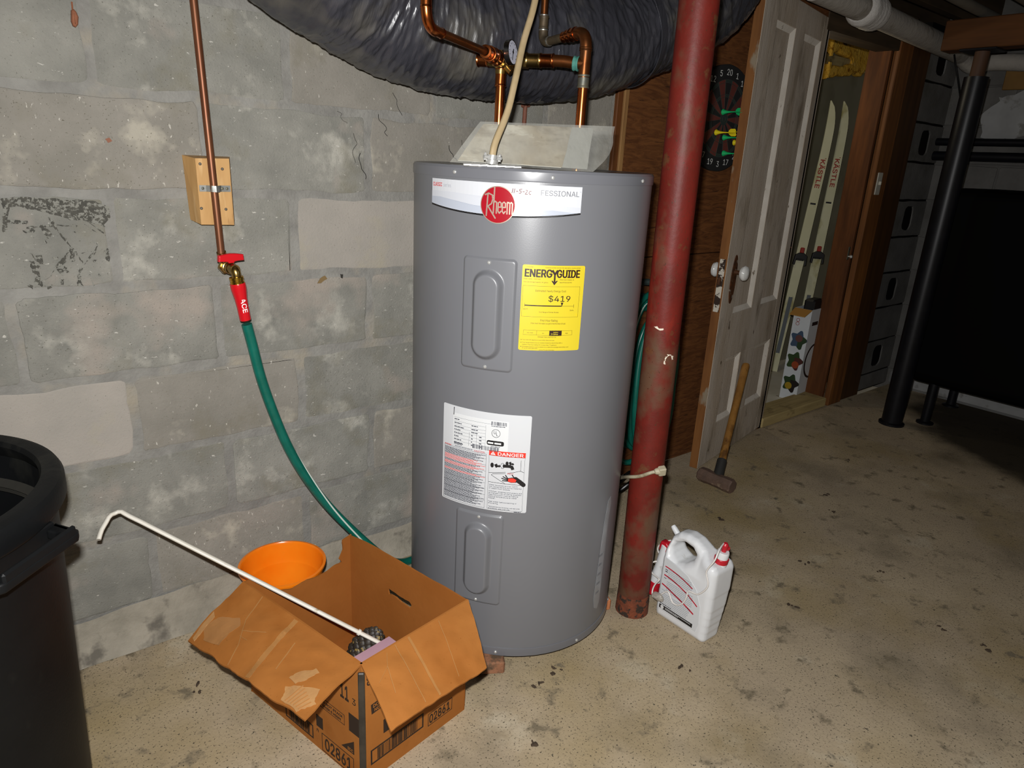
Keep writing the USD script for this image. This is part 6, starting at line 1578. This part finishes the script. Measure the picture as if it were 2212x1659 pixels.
def make_ski(top, bot, label):
    top, bot = np.array(top), np.array(bot)
    up_s = top - bot; Ls = np.linalg.norm(up_s); up_s /= Ls
    # face points to the doorway (towards -y and -x)
    face = np.array([-0.72, -0.69, 0.0]); face -= up_s * (face @ up_s); face /= np.linalg.norm(face)
    right = np.cross(up_s, face); right = right if right[0] > 0 else -right
    k = thing('ski', label, 'ski', bot, 'cross-country skis leaning in the storage room')
    s = np.linspace(0, 1, 60)
    hw = 0.024 + 0.004 * np.sin(np.clip((s - 0.1) / 0.8, 0, 1) * PI)
    hl = hw.copy()
    hw = np.where(s > 0.90, hw * (2 * np.sqrt(np.clip(1 - ((s - 0.90) / 0.1005) ** 2.0, 0.0, 1)) - 1), hw)
    curl = np.where(s > 0.80, ((s - 0.80) / 0.20) ** 2 * 0.12, 0.0)
    cen_ = bot + np.outer(s * Ls, up_s) + np.outer(curl, face)
    side_c = np.outer(np.where(s > 0.8, ((s - 0.8) / 0.2) ** 2 * -0.045, 0), right)
    cen_ = cen_ + side_c
    th_ = 0.010
    V4 = np.stack([cen_ - right * hl[:, None] + face * th_ / 2, cen_ + right * hw[:, None] + face * th_ / 2, cen_ + right * hw[:, None] - face * th_ / 2, cen_ - right * hl[:, None] - face * th_ / 2], 1).reshape(-1, 3)
    f = []
    for i in range(59):
        for j in range(4):
            a, b = i * 4 + j, i * 4 + (j + 1) % 4
            f += [(a, b, b + 4), (a, b + 4, a + 4)]
    f += [(0, 2, 1), (0, 3, 2), (236, 237, 238), (236, 238, 239)]
    m_ = trimesh.Trimesh(V4, f, process=False); m_.fix_normals()
    obj('ski_body', m_, M_SKI, k, smooth=30)
    at_ = lambda h: bot + up_s * h + face * 0.005
    FM = lambda h: fr(at_(h), right, up_s)
    tt_ = T(text('K\u00c4STLE', 0.026, 0.165, bold=True, t=0.0008), trimesh.transformations.rotation_matrix(-PI / 2, (0, 0, 1)))
    obj('lettering', T(mv(tt_, -0.014, 0.165, 0), FM(1.175 * Ls / 1.66)), M_SKIRED, k, smooth=False)
    obj('emblem', T(ext(LineString([(0.012, 0.0), (-0.006, 0.014), (0.012, 0.028), (-0.010, 0.028)]).buffer(0.005), 0.0008), FM(1.355 * Ls / 1.66)), M_SKIRED, k, smooth=False)
    obj('grey_band', T(cbox((-0.012, 0.0, 0), (0.012, 0.36, 0.0008), 0), FM(0.12)), M_SKIGREY, k, smooth=False)
    obj('size_mark', T(cbox((-0.016, 0, 0), (0.016, 0.010, 0.0008), 0), FM(1.075 * Ls / 1.66)), M_SKIBLK, k, smooth=False)
    hb_ = 0.715 * Ls / 1.66
    bd = obj('binding', [T(pillow(Polygon([(-0.040, -0.012), (-0.036, 0.045), (-0.014, 0.060), (0.014, 0.060), (0.036, 0.045), (0.040, -0.012), (0.028, -0.016), (0.026, 0.020), (-0.026, 0.020), (-0.028, -0.016)]), 0.022, 0.004, seglen=0.01), FM(hb_)), T(cbox((-0.024, 0.012, 0.0), (0.024, 0.052, 0.010), 0.003), FM(hb_))], M_SKIBLK, k, smooth=35)
    obj('binding_clip', T(cbox((-0.012, 0.058, 0.0), (0.012, 0.092, 0.018), 0.004), FM(hb_)), M_SKIRED, bd, label='red binding clip')
    return k


sk1 = make_ski((4.1975, 0.5200, 1.6201), np.array((4.0165, 0.5200, -0.0177)) * [1, 1, 0] + [0, 0, 0.016], 'left one of the two cream skis in the storage room')
s1t, s1b = np.array((4.1975, 0.5200, 1.6201)), np.array((4.0165, 0.5200, -0.0177))
s2b = np.array((4.2297, 0.5000, -0.0261)) * [1, 1, 0] + [0, 0, 0.016]
make_ski(np.array((4.3077, 0.5000, 1.6337)), s2b, 'right one of the two cream skis, behind the star box')

bz = np.array((3.5719, 0.2068, 0.0140)); bz2 = np.array((3.5803, 0.1113, 0.0140))
bx2 = thing('star_box', 'narrow white cardboard box with three star pictures inside the storage room', 'box', bz)
eX = (bz2 - bz); WX = np.linalg.norm(eX); eX /= WX
eY = np.array([-eX[1], eX[0], 0]); eY = eY if eY @ (EYE - bz) < 0 else -eY
BHH = 0.52
M_BOXW = mat('white_box_card', S('#c3c8cc'), S('#cdd1d4'), scale=8, rough=0.5)
SM = fr(bz, eX, UPZ)
inward = 1 if (SM[:3, 2] @ eY) > 0 else -1
nrm_out = -eY


def bpan(x0, x1, y0, y1):
    P = [bz + eX * x + eY * y + UPZ * z for x in (x0, x1) for y in (y0, y1) for z in (0, BHH)]
    return trimesh.convex.convex_hull(np.array(P))


BD_ = 0.16
front = obj('box_front', bpan(0, WX, 0, 0.004), M_BOXW, bx2, smooth=False)
obj('box_side', bpan(0, 0.004, 0.004, BD_), M_BOXW, bx2, smooth=False)
rs = obj('box_side', bpan(WX - 0.004, WX, 0.004, BD_), M_BOXW, bx2, smooth=False)
obj('box_back', bpan(0.004, WX - 0.004, BD_ - 0.004, BD_), M_BOXW, bx2, smooth=False)
obj('box_flap', trimesh.convex.convex_hull(np.array([bz + UPZ * BHH + d_ for d_ in (np.zeros(3), eX * WX, eX * (WX - 0.01) + nrm_out * 0.06 - UPZ * 0.03, -eX * 0.0 + nrm_out * 0.06 - UPZ * 0.03)] + [bz + UPZ * (BHH - 0.003) + d_ for d_ in (np.zeros(3), eX * WX, eX * (WX - 0.01) + nrm_out * 0.06 - UPZ * 0.03, nrm_out * 0.06 - UPZ * 0.03)])), mat('box_flap_inside', S('#a97a35'), rough=0.7), bx2, smooth=False, label='brown inside of the open flap')
SC = [[S('#3d5068'), S('#2c4126'), S('#66403c')], [S('#2e421f'), S('#4d2521'), S('#93401f')], [S('#2b3f23'), S('#1f1815'), S('#9d8120')]]


def star(cx, cy, r, rot):
    P = []
    for k in range(10):
        rr_ = r if k % 2 == 0 else r * 0.56
        P.append((cx + rr_ * 0.86 * math.sin(k * PI / 5 + rot), cy + rr_ * math.cos(k * PI / 5 + rot)))
    return Polygon(P).buffer(-0.006).buffer(0.010)


onb = lambda g, z: T(ext(g, 0.0006), fr(bz + nrm_out * z, eX , UPZ)) if np.cross(eX, UPZ) @ nrm_out > 0 else T(ext(g, 0.0006), fr(bz + nrm_out * (z + 0.0006), eX, UPZ) @ np.eye(4))
for i, cy in enumerate((0.345, 0.225, 0.095)):
    g = star(WX * 0.52, cy, 0.058, 0.25)
    ms = [mat('star_print_%d%d' % (i, j), c, rough=0.45) for j, c in enumerate(SC[i])]
    a = obj('star_picture', onb(g, 0.0004), ms[0], front, smooth=False)
    obj('star_detail', onb(g.intersection(sbox(WX * 0.5, cy - 0.08, WX, cy + 0.02)), 0.0012), ms[1], front, smooth=False)
    obj('star_detail', onb(g.intersection(Point(WX * (0.55, 0.6, 0.42)[i], cy + (0.01, -0.02, -0.015)[i]).buffer(0.02)), 0.0020), ms[2], front, smooth=False)
obj('stamp_print', onb(unary_union([Point(WX * 0.3, 0.435 + 0.01 * k).buffer(0.010).difference(Point(WX * 0.3, 0.435 + 0.01 * k).buffer(0.008)) for k in (0, 2)]), 0.0005), M_SKIRED, front, smooth=False)
sidearc = Point(0.12, 0.22).buffer(0.10, 20).difference(Point(0.125, 0.22).buffer(0.090, 20)).intersection(sbox(0.004, 0, 0.16, 0.5))
SMr = fr(bz + eX * (WX + 0.0002), eY, UPZ)
if SMr[:3, 2] @ eX < 0:
    SMr = fr(bz + eX * (WX + 0.0008), eY, UPZ)
obj('black_print', T(ext(sidearc, 0.0006), SMr), M_BLACK, rs, smooth=False)
obj('black_print', T(ext(sbox(0.03, 0.43, 0.10, 0.45), 0.0006), SMr), M_BLACK, rs, smooth=False)
obj('black_case', T(cbox((WX * 0.35, 0.02, 0.30), (WX * 0.96, 0.13, 0.572), 0.01), np.block([[np.c_[eX, eY, UPZ], bz[:, None]], [np.zeros((1, 3)), np.ones((1, 1))]])), mat('black_case', S('#101012'), rough=0.5), label='black case sticking out of the top of the star box', cat='case')

# ------------------------------------------------------------------ light switch
sw0 = np.array((3.7618, -0.0160, 1.2019))
ls_ = thing('light_switch', 'ivory light switch plate on the dark wood door casing', 'light switch', sw0)
SWM = fr((sw0[0], -0.0125, sw0[2]), (1, 0, 0), (0, 0, 1))
obj('switch_plate', T(pillow(rrect(-0.024, -0.055, 0.024, 0.055, 0.004), 0.006, 0.002, seglen=0.02), SWM), mat('ivory_plate', S('#b1ada0'), rough=0.4), ls_)
obj('switch_toggle', T(cbox((-0.005, -0.006, 0.004), (0.005, 0.012, 0.016), 0.002), SWM), mat('ivory_toggle', S('#c5c1b2'), rough=0.35), ls_)

lt0 = np.array((3.5948, -0.0130, 0.8586))
lt_ = thing('door_latch', 'small bright metal latch on the dark wood door casing', 'latch', lt0)
obj('latch_plate', cbox(lt0 + [-0.008, -0.002, -0.035], lt0 + [0.008, 0.001, 0.030], 0.001), M_TARN, lt_)
obj('latch_knob', lathe([(0.004, 0), (0.004, 0.010), (0.008, 0.013), (0.009, 0.018), (0.006, 0.023), (0, 0.024)], 16, along(lt0 + [0, 0, -0.018], lt0 + [0, -0.02, -0.018])), M_SCREW, lt_)
# ------------------------------------------------------------------ oil tank corner
M_TANK = mat('tank_black', S('#050505'), rough=0.7, spec=0.06)
M_BLKPIPE = mat('black_pipe_paint', S('#0b0b0f'), S('#111116'), scale=20, rough=0.4, spec=0.3)
ot = thing('oil_tank', 'big black steel oil tank on pipe legs by the far wall', 'oil tank', (4.15, -0.9, 0))
q = pillow(rrect(0, 0, 1.55, 0.99, 0.09, 8), 0.56, 0.06, n=6, seglen=0.03)
obj('tank_shell', T(q, fr((4.43, -0.272, 0.215), (0, -1, 0), (0, 0, 1))), M_TANK, ot, smooth=50)
for x, y in ((3.925, -0.44), (4.38, -0.40), (3.925, -1.62), (4.38, -1.62)):
    lg = obj('leg', seg((x, y, 0.0), (x, y, 0.26), 0.024, 18), M_BLKPIPE, ot)
    obj('foot_flange', lathe([(0, 0), (0.042, 0), (0.042, 0.008), (0.026, 0.014)], 20, trimesh.transformations.translation_matrix((x, y, 0))), M_BLKPIPE, lg)
obj('filler_pipe', seg((4.18, -0.62, 1.15), (4.18, -0.62, 1.34), 0.028, 16), M_BLKPIPE, ot)
# black post with its brown top, and the beam it carries
bpst = thing('black_post', 'black round steel post in front of the oil tank, brown at the top', 'post', (3.748, -0.344, 0))
obj('post_shaft', seg((3.748, -0.344, 0.0), (3.748, -0.358, 1.685), 0.050, 28), M_BLKPIPE, bpst)
obj('post_collar', lathe([(0.0, 0), (0.062, 0), (0.062, 0.010), (0.052, 0.016)], 28, trimesh.transformations.translation_matrix((3.748, -0.344, 0))), M_BLKPIPE, bpst)
obj('post_head', seg((3.748, -0.357, 1.68), (3.748, -0.358, 1.792), 0.030, 20), mat('brown_post_head', S('#452b18'), rough=0.7), bpst)
obj('post_plate', cbox((3.69, -0.43, 1.790), (3.81, -0.28, 1.800), 0.002), M_BLKPIPE, bpst)
obj('wood_beam', cbox((3.70, -3.4, 1.800), (3.80, -0.195, 1.925), 0.004), M_BEAM, label='brown wooden beam resting on the black post', cat='beam')
# two dark pipes along the far wall
for (za, zb_, r_p, lab) in ((1.440, 1.447, 0.020, 'upper of the two black pipes along the far wall'), (1.365, 1.378, 0.025, 'lower of the two black pipes along the far wall')):
    obj('wall_pipe', seg((4.45, 0.11, za), (4.45, -3.0, zb_), r_p, 18), M_BLKPIPE, label=lab, cat='pipe')
# insulated white pipe under the joists and along the far wall
M_LAG = mat('white_pipe_lagging', S('#97918a'), S('#a39d94'), scale=9, rough=0.9, spec=0.15, bump=0.003, bscale=40, patches=[(S('#7d766b'), 8, 0.56, 0.68, (1, 1, 1))])
LA, LB = np.array((3.1078, -0.1477, 1.8720)), np.array((4.3134, -0.0473, 1.8720))
lg = thing('lagged_pipe', 'white cloth-lagged pipe running under the joists to the far wall', 'pipe', (3.3, -0.07, 1.93))
obj('lagging', tube([LA + (LB - LA) * t for t in np.linspace(-0.45, 1.0, 12)], 0.048, 20), M_LAG, lg)
obj('lagging', tube(spline([LB - (LB - LA) * 0.02, LB, np.array((4.4300, -0.0729, 1.8255)), np.array((4.4350, -0.1245, 1.8343)), (4.4400, -0.3078, 1.8282), (4.440, -3.2, (4.4400, -0.3078, 1.8282)[2] - 0.02)], 60), 0.042, 20), M_LAG, lg)
jt_ = tube([LA + (LB - LA) / np.linalg.norm(LB - LA) * t for t in np.linspace(-0.13, 0.045, 20)], np.array([0.054, 0.062, 0.066, 0.068, 0.067, 0.068, 0.066, 0.067, 0.068, 0.066, 0.067, 0.069, 0.067, 0.066, 0.068, 0.066, 0.066, 0.064, 0.060, 0.053]), 24)
obj('lagging_joint', jt_, mat('plaster_wrap', S('#b3afaa'), S('#bfbbb6'), scale=30, rough=0.85, bump=0.003, bscale=80), lg, label='lumpy plastered joint')
for y, z in ((-0.33, 1.955), (-0.52, 1.965)):
    obj('ceiling_pipe', tube(spline([(2.4, y - 0.05, z), (3.4, y, z), (4.44, y + 0.03, z)], 20), 0.022, 14), mat('dull_pipe_%d' % int(-y * 100), S('#5b564d'), S('#676156'), scale=8, rough=0.7), label='%s thin grey pipe under the joists beside the lagged pipe' % ('nearer' if y < -0.4 else 'farther'), cat='pipe')
obj('black_wire', tube(spline([(3.98, -0.15, 1.82), (4.01, -0.15, 1.79), (4.03, -0.17, 1.72), (3.96, -0.25, 1.55), (3.83, -0.31, 1.44)], 30), 0.004, 8), mat('wire_black', S('#0d0d0d'), rough=0.5), label='thin black wire drooping from the lagged pipe to the black post', cat='wire')
pw = [p for p in ((4.4900, -0.2242, 1.7044), (4.4900, -0.2263, 1.7943), (4.4900, -0.2999, 1.8015), (4.4900, -0.3203, 1.7166))]
obj('wood_patch', cbox((4.478, -0.62, min(p[2] for p in pw)), (4.5, max(p[1] for p in pw), max(p[2] for p in pw)), 0.003), mat('yellow_wood', S('#6e4f1e'), S('#7d5b25'), scale=8, rough=0.7), label='yellowish board fixed to the far wall under the lagged pipe', cat='board')
# debris on the floor
M_DEBRIS = mat('dark_crumb', S('#3a2e22'), S('#4d3f30'), scale=80, rough=0.9)
rr = np.random.default_rng(12)
spots = [(1.8254, -0.4601, 0.0020), (1.7283, -0.4029, 0.0020), (1.8722, -0.5096, 0.0020), (2.0791, -0.4678, 0.0020), (2.6237, -0.5823, 0.0020), (2.5039, -0.6740, 0.0020), (3.0523, -0.4649, 0.0020), (2.0897, -1.3314, 0.0020), (2.0735, -0.8018, 0.0020), (1.8021, -0.9103, 0.0020), (0.9698, -0.7104, 0.0020), (1.0375, -0.7125, 0.0020), (1.3170, -0.8945, 0.0020), (2.0772, -1.2306, 0.0020), (2.2263, -0.9772, 0.0020), (0.8391, -0.8573, 0.0020), (0.2958, -0.2537, 0.0020)]
cr = []
for s in spots:
    for k in range(3):
        q = trimesh.creation.icosphere(1, 1.0); q.vertices = q.vertices * (0.6 + 0.8 * rr.random((len(q.vertices), 1)))
        q.apply_transform(np.diag([*(rr.uniform(0.002, 0.009, 2)), 0.0022, 1])); q.apply_transform(trimesh.transformations.rotation_matrix(rr.uniform(0, 6), (0, 0, 1)))
        q.apply_translation(np.array(s) + [*(rr.normal(0, 0.008, 2)), 0]); cr.append(q)
obj('floor_crumbs', cr, M_DEBRIS, label='dark crumbs and flakes scattered over the concrete floor', cat='debris', kind='stuff', smooth=False)
